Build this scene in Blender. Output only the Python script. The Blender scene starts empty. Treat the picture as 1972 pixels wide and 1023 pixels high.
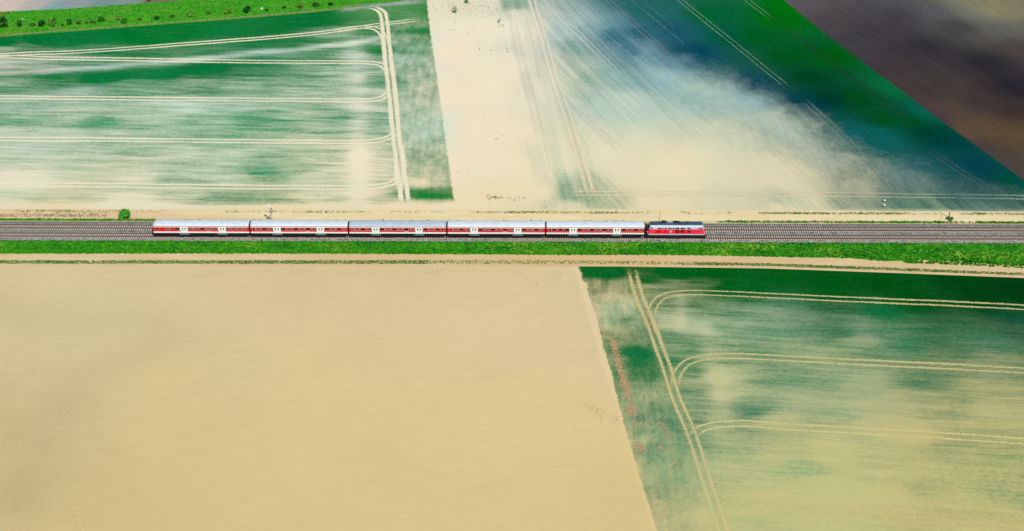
import bpy, bmesh, math, random
import numpy as np
from mathutils import Matrix, Vector
random.seed(7); RNG = np.random.default_rng(7)
D2R = math.radians
# ------------------------------------------------------------------ camera
FPX, PITCH, ROLL = 2750.0, D2R(35.2), 0.0030
RAIL_Z = 1.15                                  # rail head above the flooded fields
CAM = np.array([0.0, -318.9, 215.1 + RAIL_Z])
F = np.array([0, math.cos(PITCH), -math.sin(PITCH)])
R0 = np.array([1.0, 0, 0]); U0 = np.array([0, math.sin(PITCH), math.cos(PITCH)])
R = math.cos(ROLL) * R0 + math.sin(ROLL) * U0
U = -math.sin(ROLL) * R0 + math.cos(ROLL) * U0
scene = bpy.context.scene
cd = bpy.data.cameras.new('camera'); cam = bpy.data.objects.new('camera', cd)
scene.collection.objects.link(cam); scene.camera = cam
cd.sensor_width = 36; cd.lens = 36 * FPX / 1972; cd.clip_end = 20000; cd.clip_start = 1
cam.matrix_world = Matrix(((R[0], U[0], -F[0], CAM[0]), (R[1], U[1], -F[1], CAM[1]), (R[2], U[2], -F[2], CAM[2]), (0, 0, 0, 1)))
# ------------------------------------------------------------------ light
SUN_DIR = Vector((0.30, -0.60, 0.80)).normalized()   # towards the sun
w = bpy.data.worlds.new('World'); scene.world = w; w.use_nodes = True
sky = w.node_tree.nodes.new('ShaderNodeTexSky'); sky.sky_type = 'NISHITA'; sky.sun_disc = False
sky.sun_elevation = math.asin(SUN_DIR.z); sky.sun_rotation = math.atan2(SUN_DIR.x, SUN_DIR.y)
bg = w.node_tree.nodes['Background']; bg.inputs[1].default_value = 0.08
w.node_tree.links.new(sky.outputs[0], bg.inputs[0])
sd = bpy.data.lights.new('sun', 'SUN'); sun = bpy.data.objects.new('sun', sd); scene.collection.objects.link(sun)
sd.energy = 4.75; sd.angle = D2R(0.5); sd.color = (1.0, 0.965, 0.90)
sun.rotation_euler = SUN_DIR.to_track_quat('Z', 'Y').to_euler(); sun.location = (60, -60, 200)
scene.view_settings.view_transform = 'Standard'; scene.view_settings.look = 'None'
scene.view_settings.exposure = 0.0; scene.view_settings.gamma = 1
scene.render.engine = 'CYCLES'

# ------------------------------------------------------------------ colour + geometry helpers
ILL = np.array([1.27, 1.24, 1.27])             # brightness a white sheet on the ground renders at
def L1(c): c = c / 255.0; return c / 12.92 if c <= 0.04045 else ((c + 0.055) / 1.055) ** 2.4
def S(r, g, b): return np.minimum(np.array([L1(r), L1(g), L1(b)]) / ILL, 0.85)   # surface colour that shows as this in sun
def S4(r, g, b): return tuple(S(r, g, b)) + (1.0,)
def at(px, py, z=0.0):
    d = F * FPX + R * (px - 986) - U * (py - 511.5)
    return CAM[:2] + d[:2] * ((z - CAM[2]) / d[2])
def atl(pts, z=0.0): return np.array([at(x, y, z) for x, y in pts])
def yat(py, z=0.0): return at(986, py, z)[1]   # things parallel to the rails
col = scene.collection
def link(o): col.objects.link(o); return o
def tag(o, label=None, cat=None, group=None, kind=None):
    if label: o['label'] = label
    if cat: o['category'] = cat
    if group: o['group'] = group
    if kind: o['kind'] = kind
    return o
def empty(name, loc, rz=0):
    o = link(bpy.data.objects.new(name, None)); o.location = loc; o.rotation_euler = (0, 0, rz); o.empty_display_size = .5
    return o
class MB:
    """collects simple shapes into one mesh"""
    def __init__(s): s.v = []; s.f = []; s.m = []; s.c = []
    def add(s, verts, faces, mi=0, c=None):
        n = len(s.v); s.v += [tuple(p) for p in verts]; s.f += [tuple(i + n for i in f) for f in faces]
        s.m += [mi] * len(faces)
        if c is not None: s.c += [c] * len(verts)
        return s
    def box(s, x0, x1, y0, y1, z0, z1, mi=0):
        return s.add([(x0, y0, z0), (x1, y0, z0), (x1, y1, z0), (x0, y1, z0), (x0, y0, z1), (x1, y0, z1), (x1, y1, z1), (x0, y1, z1)],
                     [(0, 3, 2, 1), (4, 5, 6, 7), (0, 1, 5, 4), (1, 2, 6, 5), (2, 3, 7, 6), (3, 0, 4, 7)], mi)
    def tube(s, a, b, r0, r1=None, n=8, mi=0):
        r1 = r0 if r1 is None else r1
        a = Vector(a); b = Vector(b); d = (b - a).normalized(); u = d.orthogonal().normalized(); w_ = d.cross(u)
        vs = []
        for p, r in ((a, r0), (b, r1)):
            for k in range(n):
                t = 2 * math.pi * k / n; vs.append(p + u * (r * math.cos(t)) + w_ * (r * math.sin(t)))
        fs = [(k, (k + 1) % n, n + (k + 1) % n, n + k) for k in range(n)] + [tuple(range(n))[::-1], tuple(range(n, 2 * n))]
        return s.add(vs, fs, mi)
    def prism(s, outline, axis_pts, mi=0, caps=True):
        """outline [(y,z)] swept through [(x, sy, sz, zoff)]; closed outline"""
        n = len(outline); vs = []
        for (x, sy, sz, zo) in axis_pts: vs += [(x, y * sy, z * sz + zo) for y, z in outline]
        fs = []
        for a in range(len(axis_pts) - 1):
            for k in range(n): fs.append((a * n + k, (a + 1) * n + k, (a + 1) * n + (k + 1) % n, a * n + (k + 1) % n))
        if caps: fs += [tuple(range(n)), tuple(range((len(axis_pts) - 1) * n, len(axis_pts) * n))[::-1]]
        return s.add(vs, fs, mi)
    def build(s, name, mats, parent=None, smooth=False):
        me = bpy.data.meshes.new(name); me.from_pydata(s.v, [], s.f)
        for m in (mats if isinstance(mats, (list, tuple)) else [mats]): me.materials.append(m)
        me.polygons.foreach_set('material_index', s.m)
        if s.c and len(s.c) == len(s.v):
            a = me.color_attributes.new('tint', 'FLOAT_COLOR', 'POINT')
            a.data.foreach_set('color', np.concatenate([np.array(s.c, dtype=float), np.ones((len(s.c), 1))], 1).ravel())
        if smooth: me.polygons.foreach_set('use_smooth', [True] * len(s.f))
        me.update(); bm = bmesh.new(); bm.from_mesh(me); bmesh.ops.recalc_face_normals(bm, faces=bm.faces); bm.to_mesh(me); bm.free()
        o = link(bpy.data.objects.new(name, me))
        if parent: o.parent = parent
        return o
# ------------------------------------------------------------------ materials
def newmat(name):
    m = bpy.data.materials.new(name); m.use_nodes = True; nt = m.node_tree; return m, nt, nt.nodes['Principled BSDF']
def nd(nt, t, **kw):
    n = nt.nodes.new(t)
    for k, v in kw.items(): setattr(n, k, v)
    return n
def mth(nt, op, a, b=None, c=None, clamp=False):
    n = nd(nt, 'ShaderNodeMath', operation=op); n.use_clamp = clamp
    for i, x in enumerate((a, b, c)):
        if x is None: continue
        if isinstance(x, (int, float)): n.inputs[i].default_value = x
        else: nt.links.new(x, n.inputs[i])
    return n.outputs[0]
def mixc(nt, f, a, b, blend='MIX'):
    n = nd(nt, 'ShaderNodeMix', data_type='RGBA', blend_type=blend)
    for i, x in ((0, f), (6, a), (7, b)):
        if isinstance(x, (int, float, tuple)): n.inputs[i].default_value = x
        else: nt.links.new(x, n.inputs[i])
    return n.outputs[2]
def sstep(nt, x, lo, hi):
    n = nd(nt, 'ShaderNodeMapRange', interpolation_type='SMOOTHSTEP'); nt.links.new(x, n.inputs[0])
    n.inputs[1].default_value = lo; n.inputs[2].default_value = hi; return n.outputs[0]
def noise(nt, vec, scale, detail=3, rough=.55, dist=0.0):
    n = nd(nt, 'ShaderNodeTexNoise'); n.inputs['Scale'].default_value = scale; n.inputs['Detail'].default_value = detail
    n.inputs['Roughness'].default_value = rough; n.inputs['Distortion'].default_value = dist
    nt.links.new(vec, n.inputs['Vector']); return n.outputs['Fac']
def mapping(nt, vec, sc):
    n = nd(nt, 'ShaderNodeMapping'); n.inputs['Scale'].default_value = sc; nt.links.new(vec, n.inputs[0]); return n.outputs[0]
def geo(nt): return nd(nt, 'ShaderNodeNewGeometry').outputs['Position']
def attr(nt, name): return nd(nt, 'ShaderNodeAttribute', attribute_name=name)

def mat_plain(name, c, rough=.5, metal=0, var=0.12, sc=1.2, spec=.5, dirt=None):
    m, nt, b = newmat(name); n = noise(nt, geo(nt), sc, 4)
    c = tuple(c)[:3]
    lo = tuple(x * (1 - var) for x in c) + (1,); hi = tuple(min(1, x * (1 + var)) for x in c) + (1,)
    out = mixc(nt, n, lo, hi)
    if dirt:
        n2 = noise(nt, mapping(nt, geo(nt), (1.5, 1.5, .25)), 1.0, 4)
        out = mixc(nt, mth(nt, 'MULTIPLY', sstep(nt, n2, .45, .75), dirt[3]), out, tuple(dirt[:3]) + (1,))
    nt.links.new(out, b.inputs['Base Color']); b.inputs['Roughness'].default_value = rough; b.inputs['Metallic'].default_value = metal
    b.inputs['Specular IOR Level'].default_value = spec
    return m
def mat_tint(name, rough=.85):
    m, nt, b = newmat(name); a = attr(nt, 'tint'); nt.links.new(a.outputs['Color'], b.inputs['Base Color'])
    b.inputs['Roughness'].default_value = rough; b.inputs['Specular IOR Level'].default_value = .2
    return m
def mat_field(name, a_streak, a_cloud, a_iso, s_streak=(.07, 1.1), s_cloud=(.03, .16), grain=.10, edge_w=1.2, fine=.34):
    """drowned crop: crop colour showing through a variable cover of muddy water"""
    m, nt, b = newmat(name); P = geo(nt)
    uv = nd(nt, 'ShaderNodeUVMap', uv_map='rows').outputs[0]
    A = lambda k: attr(nt, k).outputs['Fac']
    silt = A('silt'); mud = attr(nt, 'mud').outputs['Color']; crop = attr(nt, 'crop').outputs['Color']
    edge = A('edge'); front = A('front'); head = A('head')
    cen = lambda x, k: mth(nt, 'MULTIPLY', mth(nt, 'SUBTRACT', x, .5), k)
    # gently bent rows so that streaks do not run ruler straight
    wv = nd(nt, 'ShaderNodeVectorMath', operation='MULTIPLY_ADD'); nzv = nd(nt, 'ShaderNodeTexNoise'); nzv.inputs['Scale'].default_value = .045; nzv.inputs['Detail'].default_value = 3; nt.links.new(P, nzv.inputs['Vector'])
    nt.links.new(nzv.outputs['Color'], wv.inputs[0]); wv.inputs[1].default_value = (9, 1.8, 0); nt.links.new(uv, wv.inputs[2]); uvw = wv.outputs[0]
    n1 = noise(nt, mapping(nt, uvw, (s_streak[0], s_streak[1], 1)), 1, 6, .68)
    n1b = noise(nt, mapping(nt, uvw, (s_streak[0] * .5, s_streak[1] * .3, 1)), 1, 5, .66)
    n2 = noise(nt, mapping(nt, uvw, (s_cloud[0], s_cloud[1], 1)), 1, 7, .66, .5)
    n3 = noise(nt, P, .13, 9, .70, .3); n4 = noise(nt, P, 1.0, 5, .85); n5 = noise(nt, mapping(nt, P, (.5, .12, 1)), 1, 6, .7)
    rows_ = mth(nt, 'ADD', cen(n1, a_streak), cen(n1b, a_streak * 1.3)); rows_ = mth(nt, 'ADD', rows_, cen(n2, a_cloud))
    hd = mth(nt, 'ADD', cen(n5, a_streak * 1.1), cen(n3, a_iso * 2.2))
    d = mth(nt, 'ADD', mth(nt, 'MULTIPLY', rows_, mth(nt, 'SUBTRACT', 1.0, head)), mth(nt, 'MULTIPLY', hd, head))
    d = mth(nt, 'ADD', d, mth(nt, 'ADD', cen(n3, a_iso), cen(n4, fine)))
    k = mth(nt, 'ADD', mth(nt, 'MULTIPLY', mth(nt, 'MULTIPLY', silt, mth(nt, 'SUBTRACT', 1.0, silt)), 3.9), .04)
    s = mth(nt, 'ADD', silt, mth(nt, 'MULTIPLY', d, k), clamp=True)
    wf = mth(nt, 'ADD', front, cen(noise(nt, P, .07, 9, .62, .8), 22.0))
    s = mth(nt, 'MULTIPLY', s, sstep(nt, wf, -5.0, 11.0))
    e = sstep(nt, mth(nt, 'ADD', edge, cen(noise(nt, P, .6, 6, .7), edge_w * 2)), -.35, .35)
    s = mth(nt, 'MAXIMUM', s, mth(nt, 'SUBTRACT', 1.0, e))
    # the crop itself is uneven: thin and thick patches, row lines, single plants
    cv = mth(nt, 'ADD', cen(noise(nt, P, .85, 5, .85), 2.6), mth(nt, 'ADD', cen(noise(nt, P, .10, 6, .7), .7), cen(noise(nt, mapping(nt, uvw, (.05, 1.5, 1)), 1, 3, .6), .45)))
    cvs = mth(nt, 'ADD', mth(nt, 'MULTIPLY', cv, mth(nt, 'MULTIPLY_ADD', mth(nt, 'SUBTRACT', 1.0, s), .75, .0)), mth(nt, 'ADD', 1.0, cen(noise(nt, P, .9, 5, .85), grain * 2.2)))
    c = mixc(nt, s, crop, mud)
    hs = nd(nt, 'ShaderNodeVectorMath', operation='SCALE'); nt.links.new(c, hs.inputs[0]); nt.links.new(cvs, hs.inputs['Scale'])
    nt.links.new(hs.outputs[0], b.inputs['Base Color'])
    nt.links.new(mth(nt, 'MULTIPLY_ADD', s, -.45, .95), b.inputs['Roughness'])
    nt.links.new(mth(nt, 'MULTIPLY', s, .25), b.inputs['Specular IOR Level'])
    bump = nd(nt, 'ShaderNodeBump'); bump.inputs['Strength'].default_value = .35; bump.inputs['Distance'].default_value = .15
    nt.links.new(mth(nt, 'MULTIPLY', n4, mth(nt, 'SUBTRACT', 1.0, s)), bump.inputs['Height']); nt.links.new(bump.outputs[0], b.inputs['Normal'])
    return m
def mat_rut(name):
    m, nt, b = newmat(name); P = geo(nt)
    uv = nd(nt, 'ShaderNodeSeparateXYZ'); nt.links.new(nd(nt, 'ShaderNodeUVMap', uv_map='rows').outputs[0], uv.inputs[0])
    across = mth(nt, 'ABSOLUTE', uv.outputs[1])
    fade = attr(nt, 'fade').outputs['Fac']
    a = mth(nt, 'ADD', across, mth(nt, 'MULTIPLY', mth(nt, 'SUBTRACT', noise(nt, P, .9, 5, .65), .5), .9))
    a = mth(nt, 'SUBTRACT', 1.0, sstep(nt, a, .10, 1.0))
    a = mth(nt, 'MULTIPLY', a, mth(nt, 'ADD', .55, mth(nt, 'MULTIPLY', noise(nt, P, .06, 5, .7), .85)))
    a = mth(nt, 'MULTIPLY', a, fade, clamp=True)
    # ragged, broken water line instead of a see-through film
    a = sstep(nt, mth(nt, 'ADD', a, mth(nt, 'MULTIPLY', mth(nt, 'SUBTRACT', noise(nt, P, 2.0, 5, .9), .5), 4.2)), .42, .58)
    c = mixc(nt, mth(nt, 'MULTIPLY', noise(nt, P, .5, 4), .06), attr(nt, 'mud').outputs['Color'], (.20, .17, .10, 1))
    nt.links.new(c, b.inputs['Base Color']); nt.links.new(a, b.inputs['Alpha']); b.inputs['Roughness'].default_value = .5
    b.inputs['Specular IOR Level'].default_value = .3
    return m
def mat_ramp2(name, c1, c2, sc, detail=6, stretch=(1, 1, 1), rough=.85, c3=None, sc3=.08, bump=0, spec=.3, t3=(.5, .65)):
    m, nt, b = newmat(name); P = mapping(nt, geo(nt), stretch); n = sstep(nt, noise(nt, P, sc, detail, .7), .36, .64)
    c = mixc(nt, n, c1, c2)
    if c3: c = mixc(nt, sstep(nt, noise(nt, P, sc3, 6, .6), *t3), c, c3)
    nt.links.new(c, b.inputs['Base Color']); b.inputs['Roughness'].default_value = rough; b.inputs['Specular IOR Level'].default_value = spec
    if bump:
        bu = nd(nt, 'ShaderNodeBump'); bu.inputs['Distance'].default_value = bump; nt.links.new(noise(nt, P, sc * 2, 4), bu.inputs['Height']); nt.links.new(bu.outputs[0], b.inputs['Normal'])
    return m

# ------------------------------------------------------------------ scattered-value interpolation over the ground
def idw(P, pts, vals, ax=1.0, ay=1.0, p=4.2, eps=2.0):
    out = np.zeros((len(P), vals.shape[1])); W = np.zeros((len(P), 1))
    for q, v in zip(pts, vals):
        d2 = ((P[:, 0] - q[0]) * ax) ** 2 + ((P[:, 1] - q[1]) * ay) ** 2 + eps * eps
        wt = (d2 ** (-p / 2))[:, None]; out += wt * v; W += wt
    return out / W
def field_of(P, table, ax=1.0, ay=1.0, **kw):
    pts = np.array([at(t[0], t[1]) for t in table])
    v = np.array([[t[2]] for t in table], float) if len(table[0]) == 3 else np.array([S(*t[2:5]) for t in table])
    return idw(P, pts, v, ax, ay, **kw)
def seg_dist(P, line):
    """distance to polyline and signed side (positive on the left of travel)"""
    best = np.full(len(P), 1e9); side = np.zeros(len(P))
    for a, b in zip(line[:-1], line[1:]):
        ab = b - a; t = np.clip(((P - a) @ ab) / (ab @ ab), 0, 1); q = P - (a + t[:, None] * ab); d = np.hypot(q[:, 0], q[:, 1])
        cr = ab[0] * (P[:, 1] - a[1]) - ab[1] * (P[:, 0] - a[0]); m = d < best; best[m] = d[m]; side[m] = np.sign(cr[m])
    return best, side
def stroke(P, px_line, half, soft=None):
    d, _ = seg_dist(P, atl(px_line)); return np.exp(-(d / half) ** 2)

MUDK = [(100,545,216,196,150),(300,600,214,195,149),(120,615,210,192,149),(40,600,211,194,150),(500,530,216,195,149),(560,545,212,190,145),(700,545,216,195,149),(900,540,217,197,150),
 (600,700,217,197,143),(300,720,215,195,140),(300,850,214,193,138),(130,800,210,189,137),(20,820,206,184,134),(60,950,204,181,129),(200,980,210,188,133),(600,900,216,194,137),(600,1010,212,190,133),
 (1000,650,221,200,152),(1000,800,219,197,140),(1100,950,214,193,135),(1220,980,212,191,134),(60,700,211,191,139),(850,1000,214,192,134),
 (1180,650,219,199,152),(1150,560,217,198,152)]
MUDK = [(x, y, min(255, R_ + 3), G_, B_ + 2) for x, y, R_, G_, B_ in MUDK]
MUDK = [t for t in MUDK if not (t[0] < 150 and t[1] > 680)] + [(20,820,202,181,131),(60,950,200,179,128),(130,800,208,188,138),(60,700,211,191,143),(150,950,207,186,134),(110,600,211,193,150),(200,610,211,194,151)]
MUD = MUDK + [(1180,610,196,200,158),(1400,700,190,190,140),(1400,620,175,188,150),(1600,700,172,178,130),(1600,900,196,188,128),(1900,900,203,186,122),(1900,700,178,168,118),(1850,980,200,184,122),(1900,780,192,180,122),  # vignette darkening towards bottom and right is put into these mud colours
 (1400,980,198,186,128),(1300,900,180,185,132),(1600,600,135,150,122),(1900,620,135,145,112),
 (860,100,240,223,194),(880,180,239,222,192),(850,20,230,218,190),(920,250,238,220,190),(1000,300,236,218,185),(950,380,233,214,176),(900,60,238,224,198),
 (1010,60,237,226,200),(1050,150,234,224,198),(1100,300,232,219,186),(950,150,239,223,194),(900,320,236,219,187),(1300,320,229,215,178),(1500,330,222,210,175),(1400,260,214,212,180),(1350,190,180,200,185),(1500,240,190,200,180),(1600,290,180,185,165),
 (1450,190,160,185,180),(1250,150,165,195,195),(1200,60,130,165,180),(1300,110,120,155,170),(1100,60,205,215,208),(1200,200,200,212,195),(1650,350,185,180,150),(1750,350,130,145,135),(1850,380,110,135,125),(1200,0,120,150,160),
 (1550,400,222,208,170),(1800,400,165,180,140),(1200,395,231,214,176),
 (50,130,215,212,198),(100,260,216,218,200),(400,210,212,222,204),(400,320,222,222,196),(50,345,228,220,192),(250,390,226,218,186),(700,100,215,222,205),(700,220,225,224,200),(700,310,236,222,192),
 (500,100,195,212,200),(200,130,190,208,198),(800,100,205,218,202),(830,250,215,222,200),(600,350,228,220,188),(550,402,230,212,172),(100,402,228,210,172),(820,395,232,214,176)]
def mesh_from_grid(name, G, mat, attrs, uv, z, kind='structure'):
    ny, nx = G.shape[:2]; V = np.empty((ny * nx, 3)); V[:, :2] = G.reshape(-1, 2); V[:, 2] = z if np.isscalar(z) else np.asarray(z).ravel()
    idx = np.arange(ny * nx).reshape(ny, nx)
    Q = np.stack([idx[:-1, :-1], idx[:-1, 1:], idx[1:, 1:], idx[1:, :-1]], -1).reshape(-1, 4)
    a, b, c = V[Q[0, 0]], V[Q[0, 1]], V[Q[0, 2]]
    if np.cross(b - a, c - a)[2] < 0: Q = Q[:, ::-1]
    me = bpy.data.meshes.new(name); me.vertices.add(len(V)); me.vertices.foreach_set('co', V.ravel().astype(np.float32))
    me.loops.add(Q.size); me.loops.foreach_set('vertex_index', Q.ravel().astype(np.int32)); me.polygons.add(len(Q))
    me.polygons.foreach_set('loop_start', np.arange(0, Q.size, 4, dtype=np.int32)); me.polygons.foreach_set('loop_total', np.full(len(Q), 4, dtype=np.int32))
    me.update(calc_edges=True)
    for k, v in attrs.items():
        if v.ndim == 2 and v.shape[1] == 3:
            at_ = me.attributes.new(k, 'FLOAT_COLOR', 'POINT'); at_.data.foreach_set('color', np.concatenate([v, np.ones((len(v), 1))], 1).ravel().astype(np.float32))
        else:
            at_ = me.attributes.new(k, 'FLOAT', 'POINT'); at_.data.foreach_set('value', v.ravel().astype(np.float32))
    if uv is not None:
        ul = me.uv_layers.new(name='rows'); ul.data.foreach_set('uv', uv.reshape(-1, 2)[Q.ravel()].ravel().astype(np.float32))
    me.materials.append(mat); me.polygons.foreach_set('use_smooth', [True] * len(Q)); me.validate()
    o = link(bpy.data.objects.new(name, me))
    if kind: o['kind'] = kind
    return o
def resample(line, key, n):
    """n points along a world polyline, evenly in coordinate `key`"""
    k = line[:, key]; o = np.argsort(k); t = np.linspace(k[o[0]], k[o[-1]], n)
    return np.stack([np.interp(t, k[o], line[o, 0]), np.interp(t, k[o], line[o, 1])], 1)
def ruled(A, B, key, step):
    """grid between two edge lines"""
    LA = np.ptp(A[:, key]); LB = np.ptp(B[:, key]); na = int(max(LA, LB) / step) + 2
    a = resample(A, key, na); b = resample(B, key, na); nb = int(np.max(np.hypot(*(a - b).T)) / step) + 2
    t = np.linspace(0, 1, nb)[:, None, None]; return a[None] * (1 - t) + b[None] * t      # (nb, na, 2)
def dressed(name, G, mat, z, silt, crop, edge=None, front=None, uv=None, ax=1., ay=1., mud=None, head=None):
    P = G.reshape(-1, 2); N = len(P)
    at_ = dict(mud=field_of(P, MUD if mud is None else mud, p=3.4), crop=field_of(P, crop, p=3.0, eps=3), silt=silt, edge=np.full(N, 50.) if edge is None else edge, front=np.full(N, 100.) if front is None else front, head=np.zeros(N) if head is None else head)
    return mesh_from_grid(name, G, mat, at_, uv, z)

# ================================================================== SETTING
GM = mat_ramp2('distant_field', S4(60, 120, 50), S4(120, 130, 90), .02, c3=S4(150, 140, 110), sc3=.004)
g = MB(); g.add([(-4000, -4000, -.30), (4000, -4000, -.30), (4000, 9000, -.30), (-4000, 9000, -.30)], [(0, 1, 2, 3)])
tag(g.build('ground', GM), kind='structure')

# --- edges (photo measurements dropped on the ground)
BND_BC = [(806, -140), (815, -60), (822, 0), (828, 60), (838, 130), (849, 205), (860, 290), (872, 375), (878, 403.8)]
BND_DE = [(1300, -140), (1424, -62), (1509, 0), (1585, 62), (1686, 138), (1756, 190), (1824, 241), (1972, 347), (2055, 407.5)]
BND_KL = [(1112, 509), (1120, 528), (1122, 541), (1131, 545), (1132, 562), (1150, 610), (1163, 668), (1180, 725), (1192, 775), (1210, 840), (1228, 900), (1248, 965), (1267, 1023), (1340, 1260)]
TOP_B = [(-700, 132), (0, 71), (250, 52), (500, 33), (620, 22), (720, 10), (860, -12)]
def shift(line, dx): l = atl(line); l[:, 0] += dx; return l
# --- wheat field, upper left
G = ruled(atl(TOP_B), np.array([at(-700, 401.2), at(892, 404.4)]), 0, .7); G = G[::-1]
P = G.reshape(-1, 2)
SB = [(0,85,.05),(100,80,0),(300,70,0),(500,50,0),(700,25,0),(600,40,0),(715,60,.15),(5,96,.45),(50,97,.2),(50,109,.5),(200,104,.15),(350,95,.18),(500,80,.08),(560,74,.1),(650,64,.35),(700,72,.3),(620,84,.12),
 (100,148,.12),(300,140,0),(200,150,0),(400,132,.05),(500,126,.12),(0,130,.65),(50,130,.55),(150,120,.4),(30,152,.35),(100,165,.3),(250,165,.25),(400,160,.4),(480,165,.5),(150,176,.5),(250,178,.4),(0,170,.4),
 (520,132,.15),(600,130,.35),(560,150,.3),(640,140,.5),(690,150,.65),(520,165,.4),(600,170,.5),(700,172,.5),(720,150,.3),(735,160,.2),(600,106,.2),(720,100,.05),(690,106,.5),(450,115,.1),(560,110,.3),
 (50,200,.6),(50,225,.6),(150,210,.7),(250,215,.65),(350,210,.75),(450,205,.55),(550,215,.5),(640,220,.45),(700,210,.7),(730,225,.4),(30,233,.35),(150,225,.55),(180,231,.3),(300,240,.6),(400,230,.5),(490,232,.25),(560,237,.45),(665,224,.2),(730,240,.35),
 (10,255,.7),(100,260,.75),(50,290,.75),(200,285,.6),(350,290,.7),(450,300,.65),(510,312,.4),(560,330,.5),(520,332,.3),(640,290,.7),(700,300,.9),(745,300,.7),(100,320,.75),(50,345,.95),(200,340,.85),(270,345,.9),(380,330,.65),(330,345,.5),(450,345,.7),(600,340,.85),(720,330,.85),
 (300,275,.55),(420,282,.5),(50,375,.9),(50,388,.65),(150,386,.8),(250,385,.95),(350,375,.8),(420,388,.4),(500,385,.4),(560,390,.55),(600,380,.85),(650,388,.75),(720,388,.6),(700,375,.9),(530,367,.5),(120,368,.85),
 (780,30,.15),(790,50,.3),(770,75,.45),(800,75,.3),(815,60,.1),(810,100,.4),(780,110,.6),(800,140,.5),(830,160,.55),(780,180,.6),(800,200,.65),(840,220,.7),(800,250,.7),(850,280,.6),(800,300,.55),(830,310,.5),(850,350,.6),(790,330,.65),(815,352,.95),(850,376,.08),(820,378,.03),(862,370,.25),(800,374,.1),(830,391,.7),(868,397,1.),(790,395,.9),(800,12,.02),(760,22,.1),
 (-300,100,.1),(-300,200,.6),(-300,300,.7),(-500,350,.8)]
silt = field_of(P, SB, .5, 1.0, eps=1.3).ravel(); silt = (silt - .07) / .93
silt -= .05 * (silt < .9) * np.clip(silt * 3, 0, 1); silt = np.maximum(silt, .72 * stroke(P, [(-100, 148), (0, 141), (178, 131), (254, 124), (356, 117), (500, 101), (563, 97), (627, 89), (663, 86), (725, 75)], 2.3))
silt += .22 * stroke(P, [(682, 84), (688, 130), (690, 230)], 4.0) + .28 * stroke(P, [(692, 232), (690, 300), (694, 400)], 3.4)
silt += .9 * stroke(P, [(-600, 408), (0, 402), (500, 402), (890, 402)], 2.2)
silt = np.clip(silt, 0, 1)
CB = [(0,85,0,108,48),(300,60,2,112,45),(600,35,2,108,48),(150,150,4,112,55),(400,140,4,110,55),(250,240,34,138,88),(500,240,34,136,84),(60,330,60,148,108),(500,320,46,140,94),(60,210,34,134,86),(850,376,20,120,50),(820,200,50,132,95),(820,320,42,126,82),(700,380,45,132,88),(400,385,32,124,78),(770,60,25,120,60),(735,12,80,140,80)]
Xb = np.interp(P[:, 1], atl(BND_BC)[::-1, 1] if atl(BND_BC)[0, 1] > atl(BND_BC)[-1, 1] else atl(BND_BC)[:, 1], atl(BND_BC)[::-1, 0] if atl(BND_BC)[0, 1] > atl(BND_BC)[-1, 1] else atl(BND_BC)[:, 0])
M_B = mat_field('drowned_wheat', 1.05, .85, .3, s_streak=(.08, 1.5), fine=.45)
headline = atl([(742, -60), (744, 60), (757, 200), (769, 310), (780, 400)])
hx = np.interp(P[:, 1], headline[::-1, 1], headline[::-1, 0])
headB = np.clip((P[:, 0] - hx + 1) / 2, 0, 1)
dressed('wheat_field', G, M_B, .004, silt, CB, edge=Xb - P[:, 0], head=headB, uv=np.stack([P[:, 0], P[:, 1] + .035 * P[:, 0]], 1))

# --- flooded strip and crop field, upper right
G = ruled(atl(BND_BC), atl(BND_DE), 1, .8); P = G.reshape(-1, 2)
SD = [(900,120,1),(930,60,1),(940,300,1),(900,250,1),(960,170,1),(985,320,1),(1000,200,.97),(1180,300,.95),(1200,330,.97),(860,50,1),(860,200,1),(950,200,1),(900,380,1),(1000,350,1),(960,50,1),(975,120,1),(1010,250,1),(1045,370,1),(900,10,.9),(940,5,.9),(830,0,.8),
 (990,8,.25),(1000,30,.85),(1010,100,.85),(1040,60,.85),(1060,100,.7),(1080,60,.6),(1100,40,.6),(1060,150,.75),(1080,200,.75),(1020,180,.82),(1100,150,.6),(1110,200,.68),(1140,120,.5),(1060,300,.8),(1050,250,.78),(1100,300,.85),(1140,250,.8),(1150,200,.7),(1130,60,.35),(1150,100,.3),(1100,95,.3),(1118,150,.35),(1125,190,.5),(1180,120,.32),(1180,60,.3),(1200,30,.4),(1120,10,.6),(1150,10,.5),(1200,80,.3),
 (1187,68,.05),(1238,62,.05),(1215,95,.15),(1250,100,.45),(1200,150,.5),(1220,200,.75),(1270,150,.6),(1280,40,.15),(1300,80,.3),(1300,120,.5),(1350,130,.45),(1350,180,.62),(1400,170,.6),(1450,210,.65),(1500,230,.62),(1550,260,.62),(1600,280,.55),(1400,235,.85),(1450,285,.92),(1400,210,.7),(1500,200,.6),
 (1650,330,.5),(1600,310,.7),(1480,330,.95),(1520,350,.95),(1350,300,1.),(1250,270,.97),(1300,240,.88),(1250,330,1.),(1420,340,1.),(1300,350,1.),(1200,300,.93),(1550,350,.9),(1650,360,.75),(1700,350,.5),(1750,360,.45),(1720,390,.3),(1800,390,.3),(1650,390,.5),(1500,386,.6),(1400,386,.93),(1200,350,.95),(1250,390,.93),(1110,368,.5),(1110,378,.2),(1088,372,.3),(1130,380,.25),(1165,362,.6),(1160,379,.5),(1178,384,.6),(1850,350,.25),(1900,380,.2),(1500,402,.95),(1300,402,.98),(1900,402,.5),(1100,395,.95),(2000,390,.2)]
silt = field_of(P, SD, 1.0, .8, eps=2.0).ravel()
silt += .16 * stroke(P, [(1290, 148), (1400, 185), (1490, 235), (1560, 295)], 4.5) - .14 * stroke(P, [(1330, 195), (1420, 245), (1470, 275)], 5)
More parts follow.
